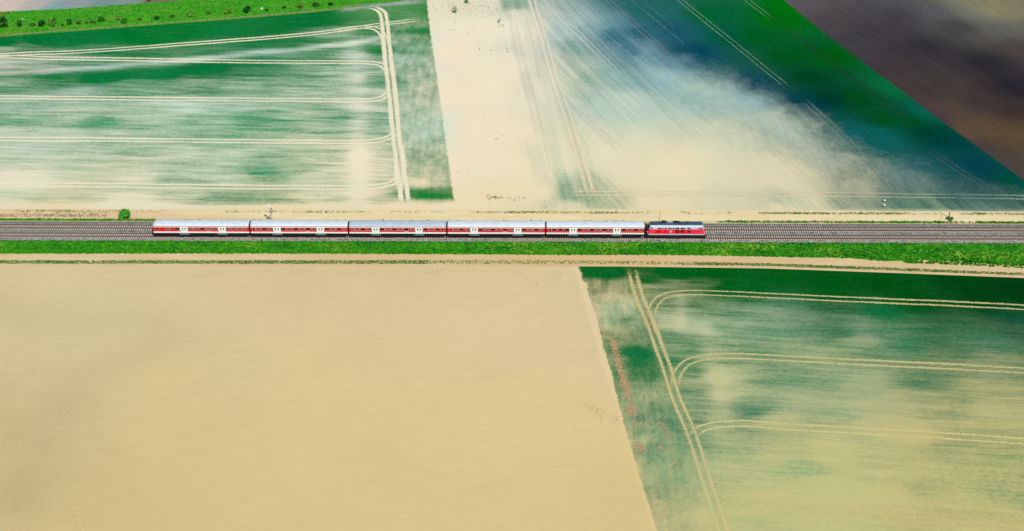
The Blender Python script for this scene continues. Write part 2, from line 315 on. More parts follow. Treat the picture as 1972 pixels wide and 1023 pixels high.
silt -= .5 * stroke(P, [(1180, 62), (1193, 74)], 3.2) + .45 * stroke(P, [(1232, 60), (1244, 66)], 2.0) + .25 * stroke(P, [(1205, 88), (1222, 104)], 2.5)
silt = np.maximum(silt, .9 * np.exp(-((P[:, 1] - yat(404.5)) / 1.5) ** 2)); silt = np.clip(silt, 0, 1)
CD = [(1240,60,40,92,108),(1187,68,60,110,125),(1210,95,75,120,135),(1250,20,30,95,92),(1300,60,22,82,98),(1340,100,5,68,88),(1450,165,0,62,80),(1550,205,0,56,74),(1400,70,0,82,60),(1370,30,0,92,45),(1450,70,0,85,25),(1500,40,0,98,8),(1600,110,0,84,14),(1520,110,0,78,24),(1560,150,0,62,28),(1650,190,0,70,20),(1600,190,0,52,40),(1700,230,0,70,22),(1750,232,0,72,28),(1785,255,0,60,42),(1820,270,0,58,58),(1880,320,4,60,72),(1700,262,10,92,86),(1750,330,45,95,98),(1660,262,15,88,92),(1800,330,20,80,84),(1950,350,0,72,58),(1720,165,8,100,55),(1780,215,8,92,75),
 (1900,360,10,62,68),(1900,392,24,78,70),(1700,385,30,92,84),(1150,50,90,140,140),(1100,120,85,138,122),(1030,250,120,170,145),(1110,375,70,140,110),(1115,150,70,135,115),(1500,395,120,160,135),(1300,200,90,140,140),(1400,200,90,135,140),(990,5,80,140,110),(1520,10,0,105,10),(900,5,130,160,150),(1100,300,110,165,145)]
EB0 = atl(BND_DE)
FR = atl([(1120, -70), (1170, 0), (1240, 50), (1285, 92), (1355, 118), (1435, 156), (1510, 194), (1570, 224), (1622, 264), (1700, 300), (1785, 328), (1890, 350), (2060, 392)])
dF, sF = seg_dist(P, FR); front = -dF * sF
hl = atl([(1004, -140), (1016, -40), (1027, 10), (1045, 65), (1062, 130), (1082, 190), (1110, 280), (1142, 386), (1148, 404)])
dex = np.interp(P[:, 1], EB0[::-1, 1], EB0[::-1, 0]); hlx = np.interp(P[:, 1], hl[::-1, 1], hl[::-1, 0])
u = np.where(P[:, 0] > hlx, (P[:, 0] - dex) * .80, (P[:, 0] - hlx) * 1.0 + 400)
vis = lambda a, b, q: np.clip((q - a) / (b - a), 0, 1)
headD = .8 * vis(atl([(1250, 200)])[0, 0], atl([(1420, 200)])[0, 0], P[:, 0]) * vis(yat(385), yat(350), P[:, 1])
M_D = mat_field('drowned_young_crop', .75, .45, .30, s_streak=(.012, .85), s_cloud=(.014, .22), grain=.09, fine=.55)
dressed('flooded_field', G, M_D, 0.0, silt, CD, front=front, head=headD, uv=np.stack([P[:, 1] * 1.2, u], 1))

# --- ploughed field, top right: dark tones, mostly darker towards the right
EB = atl(BND_DE); EB2 = EB.copy(); EB2[:, 0] += 330
G = ruled(EB, EB2, 1, 1.2); P = G.reshape(-1, 2)
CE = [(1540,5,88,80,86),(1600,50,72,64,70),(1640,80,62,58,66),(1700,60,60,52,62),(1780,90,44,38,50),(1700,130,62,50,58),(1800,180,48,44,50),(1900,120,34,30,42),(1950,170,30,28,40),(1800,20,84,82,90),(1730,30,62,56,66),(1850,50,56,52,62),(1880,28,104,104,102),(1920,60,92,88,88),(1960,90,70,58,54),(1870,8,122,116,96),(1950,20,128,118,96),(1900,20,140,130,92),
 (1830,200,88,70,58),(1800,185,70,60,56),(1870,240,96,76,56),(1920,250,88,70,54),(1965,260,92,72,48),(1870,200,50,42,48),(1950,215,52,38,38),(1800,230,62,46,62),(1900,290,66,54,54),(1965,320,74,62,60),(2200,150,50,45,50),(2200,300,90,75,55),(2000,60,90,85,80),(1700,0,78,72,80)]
M_E = mat_field('ploughed_soil', .9, .3, .1, s_streak=(.010, .8), s_cloud=(.015, .2), grain=.16, fine=.3)
N = len(P); along = P[:, 1]; across = P[:, 0] - np.interp(P[:, 1], EB[::-1, 1], EB[::-1, 0])
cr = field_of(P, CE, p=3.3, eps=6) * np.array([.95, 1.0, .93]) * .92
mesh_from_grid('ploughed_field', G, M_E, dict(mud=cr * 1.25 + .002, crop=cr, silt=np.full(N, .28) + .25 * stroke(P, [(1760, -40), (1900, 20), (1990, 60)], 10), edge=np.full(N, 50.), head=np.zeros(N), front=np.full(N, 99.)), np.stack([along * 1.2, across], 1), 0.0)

# --- far field above the hedge bank
TOP_H = [(-700, 70), (0, 23), (130, 17), (240, 9), (330, 3), (450, -8), (860, -40)]
G = ruled(atl([(-700, -190), (860, -190)]), atl(TOP_H), 0, 1.2); P = G.reshape(-1, 2); N = len(P)
CA = [(20,5,192,174,162),(70,10,168,161,154),(150,5,135,145,145),(200,8,110,135,130),(250,5,120,135,130),(300,3,105,105,80),(100,16,120,150,150),(-300,20,190,170,160),(500,-60,140,140,120),(0,-100,150,150,140)]
mesh_from_grid('muddy_field', G, M_E, dict(mud=field_of(P, CA) * 1.25, crop=field_of(P, CA), silt=np.full(N, .4), edge=np.full(N, 50.), head=np.zeros(N), front=np.full(N, 99.)), P.copy(), 0.0)

# --- foreground sheet of brown floodwater
def mat_water():
    m, nt, b = newmat('brown_floodwater'); P = geo(nt)
    big = noise(nt, P, .018, 6, .6, .9); fine = noise(nt, P, 1.1, 5, .85); mid = noise(nt, mapping(nt, P, (1, 2.2, 1)), .25, 6, .65, .4)
    c = mixc(nt, mth(nt, 'MULTIPLY', sstep(nt, big, .42, .72), .17), attr(nt, 'mud').outputs['Color'], S4(186, 164, 118))
    c = mixc(nt, mth(nt, 'MULTIPLY', sstep(nt, mid, .4, .75), .22), c, S4(196, 176, 130))
    # speckle of drifting stubble where the cover is thin
    sp = noise(nt, P, 1.7, 3, .8); k = attr(nt, 'silt').outputs['Fac']
    sp = mth(nt, 'MULTIPLY', sstep(nt, mth(nt, 'ADD', sp, mth(nt, 'MULTIPLY', noise(nt, P, .12, 5, .6), .35)), .70, .86), k, clamp=True)
    c = mixc(nt, sp, c, S4(150, 122, 84))
    g = mth(nt, 'ADD', mth(nt, 'MULTIPLY_ADD', fine, .12, .86), mth(nt, 'MULTIPLY', noise(nt, mapping(nt, P, (.12, .5, 1)), 1, 6, .75), .13))
    hs = nd(nt, 'ShaderNodeVectorMath', operation='SCALE'); nt.links.new(c, hs.inputs[0]); nt.links.new(g, hs.inputs['Scale'])
    nt.links.new(hs.outputs[0], b.inputs['Base Color']); b.inputs['Roughness'].default_value = .38; b.inputs['Specular IOR Level'].default_value = .35
    bu = nd(nt, 'ShaderNodeBump'); bu.inputs['Distance'].default_value = .02; bu.inputs['Strength'].default_value = .6; nt.links.new(noise(nt, P, 1.3, 3), bu.inputs['Height']); nt.links.new(bu.outputs[0], b.inputs['Normal'])
    return m
M_W = mat_water()
G = ruled(atl([(-300, 507), (-320, 700), (-400, 1260)]), shift(BND_KL, 0), 1, 1.0); P = G.reshape(-1, 2)
LK = atl(BND_KL)
k = .35 * field_of(P, [(150,740,.6),(60,780,1),(30,860,1),(100,950,.9),(30,1010,1),(250,690,.5),(300,660,.5),(180,850,.6),(300,950,.15),(500,600,.2),(480,530,.35),(600,540,.4),(750,520,.3),(990,530,.5),(700,700,.0),(700,900,.0),(1000,800,0),(1000,650,0),(300,560,.1),(100,600,.1)]).ravel()
k += .55 * stroke(P, [(380, 530), (520, 518), (640, 524), (760, 516), (900, 524), (1000, 518), (1080, 530)], 1.6)
k += .9 * stroke(P, [(1130, 780), (1150, 792), (1170, 812), (1205, 812)], 1.3) + .5 * stroke(P, [(560, 522), (700, 528), (880, 520)], .8) + .6 * stroke(P, [(985, 520), (1000, 530), (1040, 550)], .7)
mesh_from_grid('flood_water', G, M_W, dict(mud=field_of(P, MUDK, p=2.6, eps=6) * (1 - .07 * stroke(P, [(30, 960), (110, 800), (170, 730), (330, 655)], 7) - .05 * stroke(P, [(0, 600), (150, 622), (300, 612)], 6))[:, None], silt=k), None, 0.0)

# --- wheat field, lower right
TOP_L = [(1104, 512), (1240, 513), (1400, 514), (1472, 516), (1700, 523), (1972, 536), (2700, 575)]
G = ruled(atl(TOP_L), np.array([at(1326, 1260), at(2900, 1260)]), 0, .6); P = G.reshape(-1, 2)
SL = [(1400,557,.02),(1500,561,.0),(1600,563,0),(1700,568,0),(1800,576,0),(1900,582,0),(1960,560,0),(1700,870,.85),(1600,940,.9),(1750,830,.9),(1150,523,.0),(1180,530,.05),(1300,530,0),(1370,528,0),(1430,535,0),(1600,535,0),(1600,565,0),(1750,572,0),(1900,545,0),(1500,540,0),(1800,560,0),(1900,570,0),(1250,538,.1),(1200,546,.5),(1150,552,.4),(1240,557,.45),(1300,546,.3),(1360,545,.2),(1170,575,.7),(1160,600,.8),(1200,600,.68),(1180,625,.65),(1170,650,.4),(1220,620,.4),(1240,650,.25),(1230,680,.03),(1220,700,.08),(1240,720,.15),(1190,700,.35),(1200,740,.35),(1225,760,.4),(1240,800,.3),(1250,830,.35),(1230,850,.65),(1260,860,.25),(1240,900,.6),(1290,880,.4),(1280,940,.55),(1290,1000,.6),(1320,950,.65),(1350,1000,.75),(1262,950,.45),(1300,830,.3),(1310,800,.4),(1190,830,.7),(1215,820,.55),(1178,775,.3),
 (1260,600,.5),(1330,603,.5),(1400,600,.4),(1500,600,.45),(1600,592,.2),(1500,586,.25),(1700,600,.08),(1850,610,.12),(1950,606,.08),(1300,620,.8),(1310,585,.35),(1330,630,.8),(1290,650,.2),(1350,652,.3),(1290,672,.4),(1400,630,.6),(1450,640,.5),(1550,620,.45),(1600,620,.35),(1650,625,.5),(1700,640,.3),(1620,640,.2),(1750,662,.12),(1900,640,.15),(1850,672,.2),(1950,650,.2),(1460,655,.4),(1550,670,.6),(1660,655,.8),(1700,682,.35),(1800,690,.3),(1900,690,.4),(1400,680,.5),(1362,640,.85),
 (1330,720,.3),(1350,740,.5),(1330,762,.35),(1380,730,.95),(1400,760,.8),(1500,730,.45),(1600,730,.6),(1650,740,.8),(1800,735,.25),(1900,740,.55),(1450,770,.5),(1440,790,.2),(1550,780,.65),(1700,780,.8),(1800,780,.7),(1900,790,.75),(1350,800,.35),(1380,803,.5),(1500,810,.8),(1350,785,.25),(1700,820,.9),(1900,820,.7),(1600,800,.6),(1850,760,.5),
 (1360,860,.4),(1420,870,.5),(1500,880,.75),(1600,880,.85),(1530,900,.45),(1750,900,.75),(1850,880,.5),(1900,900,.45),(1380,900,.75),(1440,930,.6),(1550,950,.75),(1460,960,.8),(1700,960,.9),(1940,955,.35),(1900,985,.65),(1450,1000,.75),(1600,1010,.85),(1900,1020,.75),(1700,870,.7),(1800,940,.6),(1830,800,.5),(1880,850,.5),(1950,870,.5),(2300,600,.2),(2300,800,.7),(2300,1000,.9)]
silt = field_of(P, SL, .6, 1.0, eps=1.3).ravel(); silt = (silt - .07) / .93
silt += (.07 * np.clip((yat(690) - P[:, 1]) / 25, 0, 1) - .03) * np.clip(silt * 3, 0, 1); silt = silt + .25 * stroke(P, [(1312, 575), (1312, 625)], 1.8) + .22 * stroke(P, [(1352, 620), (1370, 680), (1385, 770), (1390, 850)], 3) + .3 * stroke(P, [(1225, 640), (1245, 720), (1290, 860)], .8) * 0
silt = np.clip(silt, 0, 1)
CL = [(1450,556,2,88,32),(1600,561,0,80,24),(1750,571,0,72,18),(1900,579,0,60,14),(1500,530,0,82,16),(1350,532,0,88,24),(1600,540,0,78,16),(1850,550,0,62,12),(1150,525,8,95,38),(1250,530,0,88,26),(1400,530,0,84,18),(1700,545,0,72,14),(1950,565,0,54,10),(1230,690,18,108,58),(1300,660,42,118,80),(1700,612,12,104,56),(1700,650,56,120,88),(1500,640,60,124,92),(1950,610,12,78,50),(1900,670,58,112,82),(1500,604,52,118,88),(1250,850,62,122,92),(1440,790,50,118,92),(1500,950,140,170,120),(1900,950,138,156,106),(1600,780,90,138,106),(1900,780,88,126,92)]
lx = np.interp(P[:, 1], LK[::-1, 1], LK[::-1, 0])
M_L = mat_field('drowned_wheat_ripe', .95, .8, .38, fine=.45, s_streak=(.07, 1.35), s_cloud=(.03, .14), edge_w=.8)
headline = atl([(1212, 480), (1226, 555), (1255, 625), (1303, 770), (1350, 890), (1394, 1023), (1490, 1262)])
hx = np.interp(P[:, 1], headline[::-1, 1], headline[::-1, 0])
headL = np.clip((hx - P[:, 0] + 1) / 2, 0, 1)
sl = (at(1972, 715) - at(1400, 687)); sl = sl / np.linalg.norm(sl)
oL = dressed('wheat_field', G, M_L, .004, silt, CL, edge=P[:, 0] - lx, head=headL, uv=np.stack([P @ sl, P @ np.array([-sl[1], sl[0]])], 1))

mk = field_of(P, MUDK, p=2.6, eps=6); ml = field_of(P, MUD, p=3.4); tt = np.clip((P[:, 0] - lx - .6) / .8, 0, 1)[:, None]; mm = mk * (1 - tt) + ml * tt
oL.data.attributes['mud'].data.foreach_set('color', np.concatenate([mm, np.ones((len(mm), 1))], 1).ravel().astype(np.float32))
# --- tractor wheel ruts standing full of water
M_R = mat_rut('water_filled_rut')
RUTN = [0]
def smooth(line, n=10):
    L = [np.array(p, float) for p in line]; L = [2 * L[0] - L[1]] + L + [2 * L[-1] - L[-2]]; out = []
    for i in range(1, len(L) - 2):
        p0, p1, p2, p3 = L[i - 1:i + 3]
        for t in np.linspace(0, 1, n, endpoint=False):
            out.append(.5 * ((2 * p1) + (-p0 + p2) * t + (2 * p0 - 5 * p1 + 4 * p2 - p3) * t * t + (-p0 + 3 * p1 - 3 * p2 + p3) * t ** 3))
    out.append(L[-2]); return np.array(out)
def ruts(px_line, gauge=1.85, width=.75, f0=1., f1=1., fade=1., colr=None, pair=True):
    C = smooth(atl(px_line)); seg = np.hypot(*np.diff(C, axis=0).T); s = np.concatenate([[0], np.cumsum(seg)]); n = int(s[-1] / 1.5) + 2
    t = np.linspace(0, s[-1], n); C = np.stack([np.interp(t, s, C[:, 0]), np.interp(t, s, C[:, 1])], 1)
    T = np.gradient(C, axis=0); T /= np.hypot(*T.T)[:, None]; Nn = np.stack([-T[:, 1], T[:, 0]], 1)
    wob = .07 * np.sin(t * .11 + RUTN[0]) + .03 * np.sin(t * .37 + 2 * RUTN[0])
    V, UV, Q, FD = [], [], [], []; offs = (-gauge / 2, gauge / 2) if pair else (0,)
    RUTN[0] += 1; z = .008 + .0008 * RUTN[0]
    fd = fade * np.minimum(1, np.minimum((t + .5) / 6 if f0 else 1 + t * 0, (s[-1] - t + .5) / 6 if f1 else 1 + t * 0))
    for o in offs:
        b0 = len(V); ww = 1.25 * width * (1 + .15 * np.sin(t * .07 + o * 3 + RUTN[0]))
        for j, sg in enumerate((-1, 1)):
            pts = C + Nn * ((o + wob) + sg * ww)[:, None]
            for i in range(n): V.append((pts[i, 0], pts[i, 1])); UV.append((t[i], sg * 1.0)); FD.append(fd[i])
        for i in range(n - 1): Q.append((b0 + i, b0 + i + 1, b0 + n + i + 1, b0 + n + i))
    V = np.array(V); me = bpy.data.meshes.new('wheel_rut'); me.from_pydata([(x, y, z) for x, y in V], [], Q)
    mud = field_of(V, MUD) if colr is None else np.tile(S(*colr), (len(V), 1)); mud = np.minimum(mud * (1.0 if colr is None else 1), .85)
    a = me.attributes.new('mud', 'FLOAT_COLOR', 'POINT'); a.data.foreach_set('color', np.concatenate([mud, np.ones((len(V), 1))], 1).ravel())
    a = me.attributes.new('fade', 'FLOAT', 'POINT'); a.data.foreach_set('value', np.array(FD, float))
    ul = me.uv_layers.new(name='rows'); ul.data.foreach_set('uv', np.array([UV[i] for q in Q for i in q]).ravel())
    me.materials.append(M_R); me.update()
    if me.polygons[0].normal.z < 0: me.flip_normals()
    return tag(link(bpy.data.objects.new('wheel_rut', me)), kind='structure')
UL = (234, 226, 196)
for ln, kw in [
 ([(-400,142),(0,107),(127,101),(250,93),(500,74),(627,62),(735,47),(812,37)], {}),
 ([(627,62),(690,53),(722,55),(738,68),(744,92)], {}),
 ([(-400,103),(0,109),(100,112),(300,115.5),(500,119),(650,120),(715,121),(738,127),(750,143)], {}),
 ([(-400,182),(0,187),(200,189.5),(500,192),(650,193.5),(715,192.5),(742,185),(752,168)], {}),
 ([(-400,264),(0,267.5),(300,270),(500,272.5),(650,273.5),(715,272),(752,263),(763,246)], {}),
 ([(-400,352),(0,355.5),(300,358),(500,360.5),(650,361),(725,359),(762,348),(772,326)], {}),
 ([(700,13),(722,16),(737,27),(742,60),(746,100),(752,150),(757,200),(763,260),(769,310),(775,350),(780,399)], dict(width=1.0)),
 ([(752,143),(757,200),(762,255)], dict(width=.6, gauge=2.4)),
 ([(766,270),(771,330),(773,365)], dict(width=.9, gauge=2.2)),
 ]: ruts(ln, fade=1.12, **({'width': .50, 'colr': (236, 226, 196)} | kw))
for ln, kw in [
 ([(1216,515),(1226,555),(1240,592),(1255,625),(1268,665),(1282,705),(1303,770),(1330,830),(1350,890),(1372,960),(1394,1023),(1440,1130)], dict(width=.66)),
 ([(1240,592),(1256,628),(1266,660)], dict(width=.9, gauge=1.2)),
 ([(1250,618),(1258,590),(1278,571),(1320,564),(1400,566),(1560,573),(1760,582),(1972,592),(2500,620)], dict(width=.42)),
 ([(1300,755),(1303,725),(1320,701),(1350,690),(1400,686),(1500,689.5),(1700,700),(1972,714),(2500,745)], dict(width=.5)),
 ([(1332,855),(1342,832),(1372,820),(1430,816),(1500,821),(1700,832),(1972,850),(2500,885)], dict(width=.52, colr=(210,194,134))),
 ([(1365,925),(1385,958),(1430,970),(1500,976),(1700,988),(1972,1006),(2500,1040)], dict(width=.6, fade=.5, colr=(214, 196, 136))),
 ]: ruts(ln, **({'fade': .85, 'width': .62, 'colr': (200, 188, 132)} | kw))
for ln, kw in [
 ([(1290,-18),(1306,-3),(1380,57),(1460,122),(1520,170)], dict(width=.26, fade=.6, colr=(140,165,130))),
 ([(1545,190),(1600,240),(1665,305),(1728,372)], dict(width=.55, fade=.5, colr=(110,138,132))),
 ([(1425,-15),(1445,5),(1475,28),(1500,46)], dict(width=.28, fade=.7, colr=(110,140,110))),
 ([(1470,24),(1520,60),(1600,118),(1680,180),(1760,240)], dict(width=.3, fade=.8, colr=(0,42,30))),
 ([(1160,-12),(1173,2),(1257,78),(1300,118)], dict(width=.55, fade=.5, colr=(110,135,140))),
 ([(1045,0),(1062,17),(1120,70),(1199,150)], dict(width=.5, fade=.6)),
 ([(1018,-20),(1027,10),(1045,65),(1062,130),(1082,190),(1110,280),(1142,386)], dict(width=.9, fade=.8)),
 ([(1107,208),(1150,247),(1196,289)], dict(width=.5, fade=.7)),
 ([(1140,60),(1170,100),(1240,165),(1300,230)], dict(width=.6, fade=.35)),
 ([(985,10),(993,70),(1010,140),(1040,260)], dict(width=.45, fade=.5)),
 ([(1082,373),(1300,372.5),(1500,374),(1700,376),(1950,380),(2200,386)], dict(width=.55, fade=.8)),
 ([(1700,340),(1730,368),(1722,378)], dict(width=.6, fade=.35, colr=(160,150,125))),
 ([(1790,290),(1850,330),(1900,362),(1900,378)], dict(width=.55, fade=.45, colr=(70,105,108))),
 ([(1450,255),(1530,325),(1590,372)], dict(width=.5, fade=.35)),
 ]: ruts(ln, **kw)

for k, (a_, b_, fd_) in enumerate([((1085, 0), (1290, 170), .5), ((1105, -5), (1250, 110), .45), ((1130, 0), (1330, 185), .4), ((1200, -10), (1330, 95), .4), ((1140, 95), (1330, 262), .45), ((1110, 120), (1230, 235), .5), ((1100, 150), (1180, 232), .5),
        ((1036, 10), (1088, 200), .6), ((1010, 20), (1040, 150), .5), ((1000, 60), (1060, 330), .4), ((1090, 200), (1128, 370), .55), ((1120, 260), (1160, 385), .5), ((1330, 185), (1530, 352), .35), ((1400, 190), (1590, 345), .35), ((1580, 280), (1680, 366), .4), ((1230, 0), (1300, 52), .35)]):
    ruts([a_, ((a_[0] + b_[0]) / 2 + 2, (a_[1] + b_[1]) / 2), b_], pair=False, width=.28 + .1 * (k % 3), fade=fd_)
# --- sheets of the railway corridor
def sheet(name, top, bot, zt, zb, mat, step=4, kind='structure', dy=0):
    A = np.array(top, float) if not isinstance(top[0], tuple) or len(top[0]) != 2 else atl(top, zt)
    B = atl(bot, zb); n = int(np.ptp(A[:, 0]) / step) + 2; m = 3
    a = resample(A, 0, n); b = resample(B, 0, n); t = np.linspace(0, 1, m)[:, None, None]; Gd = a[None] * (1 - t) + b[None] * t
    Z = (zt * (1 - t) + zb * t)[:, :, 0] * np.ones((1, n)); return mesh_from_grid(name, Gd, mat, {}, None, Z)
def par(py, z=0.0, z2=None): y = yat(py, z); return y          # world y of a line parallel to the rails
XL, XR = -330.0, 330.0
def strip(name, y0, z0, y1, z1, mat, kind='structure', n=120):
    G = np.zeros((3, n, 2)); Z = np.zeros((3, n))
    for i, t in enumerate((0, .5, 1)): G[i, :, 0] = np.linspace(XL, XR, n); G[i, :, 1] = y0 + (y1 - y0) * t; Z[i] = z0 + (z1 - z0) * t
    o = mesh_from_grid(name, G, mat, {}, None, Z, kind); o.data.polygons.foreach_set('use_smooth', [False] * len(o.data.polygons)); return o
M_SAND = mat_ramp2('silted_track', S4(234, 214, 172), S4(226, 203, 158), .35, 6, (.15, 1, 1), c3=S4(214, 186, 142), sc3=.05, rough=.6)
M_SAND2 = mat_ramp2('silted_track_south', S4(216, 194, 150), S4(208, 182, 136), .35, 6, (.15, 1, 1), c3=S4(210, 178, 130), sc3=.03, rough=.6)
M_BAL = mat_ramp2('ballast', S4(160, 158, 152), S4(80, 82, 82), 1.6, 5, c3=S4(130, 124, 112), sc3=.12, bump=.08)
M_BALBR = mat_ramp2('rusty_ballast', S4(128, 112, 96), S4(82, 72, 64), 3.4, 4, c3=S4(108, 98, 86), sc3=.12, bump=.08)
M_GR = mat_ramp2('short_grass', S4(76, 172, 20), S4(24, 122, 14), .9, 7, c3=S4(92, 150, 44), sc3=.12, bump=.1)
M_GR2 = mat_ramp2('bank_grass', S4(60, 155, 18), S4(20, 112, 14), 1.0, 7, (.5, 1, 1), c3=S4(120, 165, 44), sc3=.1, bump=.1)
zf = .85                                                  # formation top
y_n1 = yat(404.5); y_sandN = yat(426.5); y_balN = yat(432.3, .5)
strip('dirt_track', y_n1 + 7, -.02, y_n1 - .4, -.02, M_SAND)
strip('dirt_track', y_n1 - .4, -.02, y_sandN - 1, .05, M_SAND)
strip('grass_verge', y_sandN + .4, .04, y_balN + .6, zf - .25, M_SAND)
strip('ballast_bed', y_balN + .9, zf - .35, 5.7, zf, M_BAL)
strip('ballast_bed', 5.7, zf, -1.6, zf, M_BAL)
y_balS = yat(465.8, zf - .3)
strip('ballast_bed', -1.6, zf, y_balS, zf - .32, M_BAL)
SB_TOP = [(-700, 463.5), (0, 464.5), (986, 466.5), (1972, 469.5), (2700, 472)]
SB_BOT = [(-700, 487), (0, 488.5), (500, 488), (800, 489), (1060, 490.5), (1300, 491), (1472, 494), (1640, 497), (1690, 502), (1725, 503), (1780, 500), (1850, 504), (1972, 512), (2700, 560)]
IB_BOT = [(-700, 501), (0, 502.5), (600, 502.5), (1000, 502), (1200, 503.5), (1472, 508), (1700, 516), (1972, 527), (2700, 560.5)]
JB_BOT = [(-700, 506), (0, 507.5), (1000, 508), (1200, 508.5), (1472, 512), (1700, 520), (1972, 530.5), (2700, 565)]
sheet('grass_bank', [(-700, y_balS), (700, y_balS)] if False else [tuple(p) for p in []] or SB_TOP, SB_BOT, zf - .33, .03, M_GR2)
sheet('dirt_track', [(x, y - 1.5) for x, y in SB_BOT], [(x, y + 1.0) for x, y in IB_BOT], .022, .022, M_SAND2)
sheet('grass_verge', IB_BOT, [(x, y + 5) for x, y in JB_BOT], .014, .014, M_SAND2)
sheet('grass_bank', TOP_H, [(x, y + .5) for x, y in TOP_B], .03, .03, M_GR)
# narrow worn path at the foot of the hedge bank
pth = ruts([(-500, 117), (0, 69), (250, 50), (500, 31), (620, 20), (720, 9)], pair=False, width=.75, fade=.9, colr=(150, 140, 100)); pth.name = 'path'; pth.location.z = .03
ruts([(640, 21), (700, 13), (760, 7), (830, 1)], pair=False, width=3.2, fade=.7, colr=(165, 178, 165)).name = 'flood_water'

# ================================================================== GRASS
M_TUFT = mat_tint('grass_blades')
def tufts(name, spots, h, label, cat, cols, wd=.45, tall=None):
    mb_v = []; mb_f = []; mb_c = []; n = 0
    for (x, y, z, s) in spots:
        pn = .5 + .5 * math.sin(x * .21 + 1.7 * math.sin(y * .5 + x * .05)) * math.sin(x * .057 + y * .9); c = np.array(cols[min(len(cols) - 1, int((pn * .6 + random.random() * .4) * len(cols)))]) * random.uniform(.68, 1.02) * (.85 + .17 * math.sin(x * 1.9 + 3 * math.sin(y * 1.3)) * math.sin(y * 2.3 + x * .7)); a = random.uniform(0, math.pi)
        for k in range(3):
            b = a + k * 1.05; dx, dy = math.cos(b) * wd * s / 2, math.sin(b) * wd * s / 2; lx, ly = random.uniform(-.2, .2) * s, random.uniform(-.2, .2) * s
            hh = h * s * random.uniform(.6, 1.2)
            mb_v += [(x - dx, y - dy, z - .05), (x + dx, y + dy, z - .05), (x + dx * .5 + lx, y + dy * .5 + ly, z + hh), (x - dx * .9 + lx, y - dy * .9 + ly, z + hh * .8)]
            mb_f.append((n, n + 1, n + 2, n + 3)); mb_c += [c] * 4; n += 4
    me = bpy.data.meshes.new(name); me.from_pydata(mb_v, [], mb_f); ca = me.color_attributes.new('tint', 'FLOAT_COLOR', 'POINT')
    ca.data.foreach_set('color', np.concatenate([np.array(mb_c), np.ones((n, 1))], 1).ravel()); me.materials.append(M_TUFT)
    return tag(link(bpy.data.objects.new(name, me)), label, cat, kind='stuff')
GREENS = [S(28, 134, 10), S(48, 156, 10), S(74, 178, 12), S(60, 166, 10), S(108, 188, 30)]
BRIGHT = [S(44, 152, 8), S(64, 174, 8), S(84, 184, 14), S(112, 190, 30)]
def patchy(x, y, f=.07, s=0.0):
    return .5 + .25 * math.sin(x * f + s) + .17 * math.sin(x * f * 2.7 + y * .4 + 1.3 + s) + .13 * math.sin(x * f * 6.1 + y + 2 * s)
def band(px0, px1, top, bot, n, f=None):
    out = []
    T = np.array(top); B = np.array(bot)
    for _ in range(n):
        px = random.uniform(px0, px1); t = random.random(); py = np.interp(px, T[:, 0], T[:, 1]) * (1 - t) + np.interp(px, B[:, 0], B[:, 1]) * t
        x, y = at(px, py)
        if f and not f(px, x, y, t): continue
        out.append((x, y, t))
    return out
ground_t = lambda l, z=.03, lo=.6, hi=1.3: [(x, y, z, random.uniform(lo, hi)) for x, y, t in l]
# railway bank: follows the slope
A = resample(atl(SB_TOP, zf - .33), 0, 400); B = resample(atl(SB_BOT, .03), 0, 400); sp = []
for _ in range(26000):
    x = random.uniform(-230, 230); t = random.random() ** .9; ya = np.interp(x, A[:, 0], A[:, 1]) + .25; yb = np.interp(x, B[:, 0], B[:, 1]) - .2
    z = (zf - .33) * (1 - t) + .03 * t; sp.append((x, ya * (1 - t) + yb * t, z, random.uniform(.5, 1.15)))
tufts('grass', sp, .26, 'thick bright green grass on the near slope of the railway bank', 'grass', GREENS)
l = band(1740, 2300, [(1740, 500), (1850, 499), (2300, 515)], [(1740, 507), (1850, 511), (1972, 517), (2300, 528)], 1800, lambda px, x, y, t: random.random() < .2 + .7 * (1 if px < 1900 else .8) * t)
tufts('grass', ground_t(l), .4, 'loose green grass spreading onto the muddy lane at the far right', 'grass', GREENS)
off = lambda d: [(-700, d - 5), (986, d), (2700, d + 5)]
GR_OL = [S(110, 158, 66), S(135, 165, 88), S(80, 146, 48), S(155, 170, 108)]
def g1(px, x, y, t):
    k = patchy(x, 0, .09); side = .55 if px < 900 else 1.0
    if 880 < px < 1060: k += .25
    if px > 1460: k += .22
    return random.random() < max(0, k - .30) * 1.6 * side
l = band(-100, 2100, off(407.2), off(411.3), 6500, g1)
tufts('grass', ground_t(l, .0, .4, .95), .16, 'thin broken line of grass along the edge of the upper flooded fields', 'grass', GR_OL + [S(60, 150, 30)], .4)
def g2(px, x, y, t):
    k = patchy(x, 0, .06, 2)
    if px < 300: k = .95
    if px > 1880: k = 1.1
    if 300 < px < 1350: k = .15
    if 1530 < px < 1700: k -= .1
    return random.random() < max(0, k - .12) * 1.1
l = band(-150, 2150, off(426.2), off(431.4), 9000, g2)
tufts('grass', ground_t(l, .3), .26, 'narrow green verge between the upper muddy lane and the far track', 'grass', GREENS + GR_OL, .42)
def g3(px, x, y, t):
    if 830 < px < 1060: return random.random() < .35
    if px > 1060 and px < 1330: return random.random() < .28
    return random.random() < (.75 if px < 830 else .45) + .5 * patchy(x, 0, .08, 1)
l = band(-150, 2200, [(x, y - .6) for x, y in IB_BOT], [(x, y + .6) for x, y in JB_BOT], 16000, g3)
tufts('grass', ground_t(l, .01, .3, .9), .2, 'dark green line of grass between the lower muddy lane and the flooded fields', 'grass', [S(66, 146, 36), S(104, 162, 70), S(36, 128, 20), S(84, 154, 66)], .4)
l = band(-150, 830, TOP_H, TOP_B, 15000)
tufts('grass', ground_t(l, .03, .4, 1.0), .14, 'bright green grass on the bank with young bushes, upper left', 'grass', BRIGHT, .6)
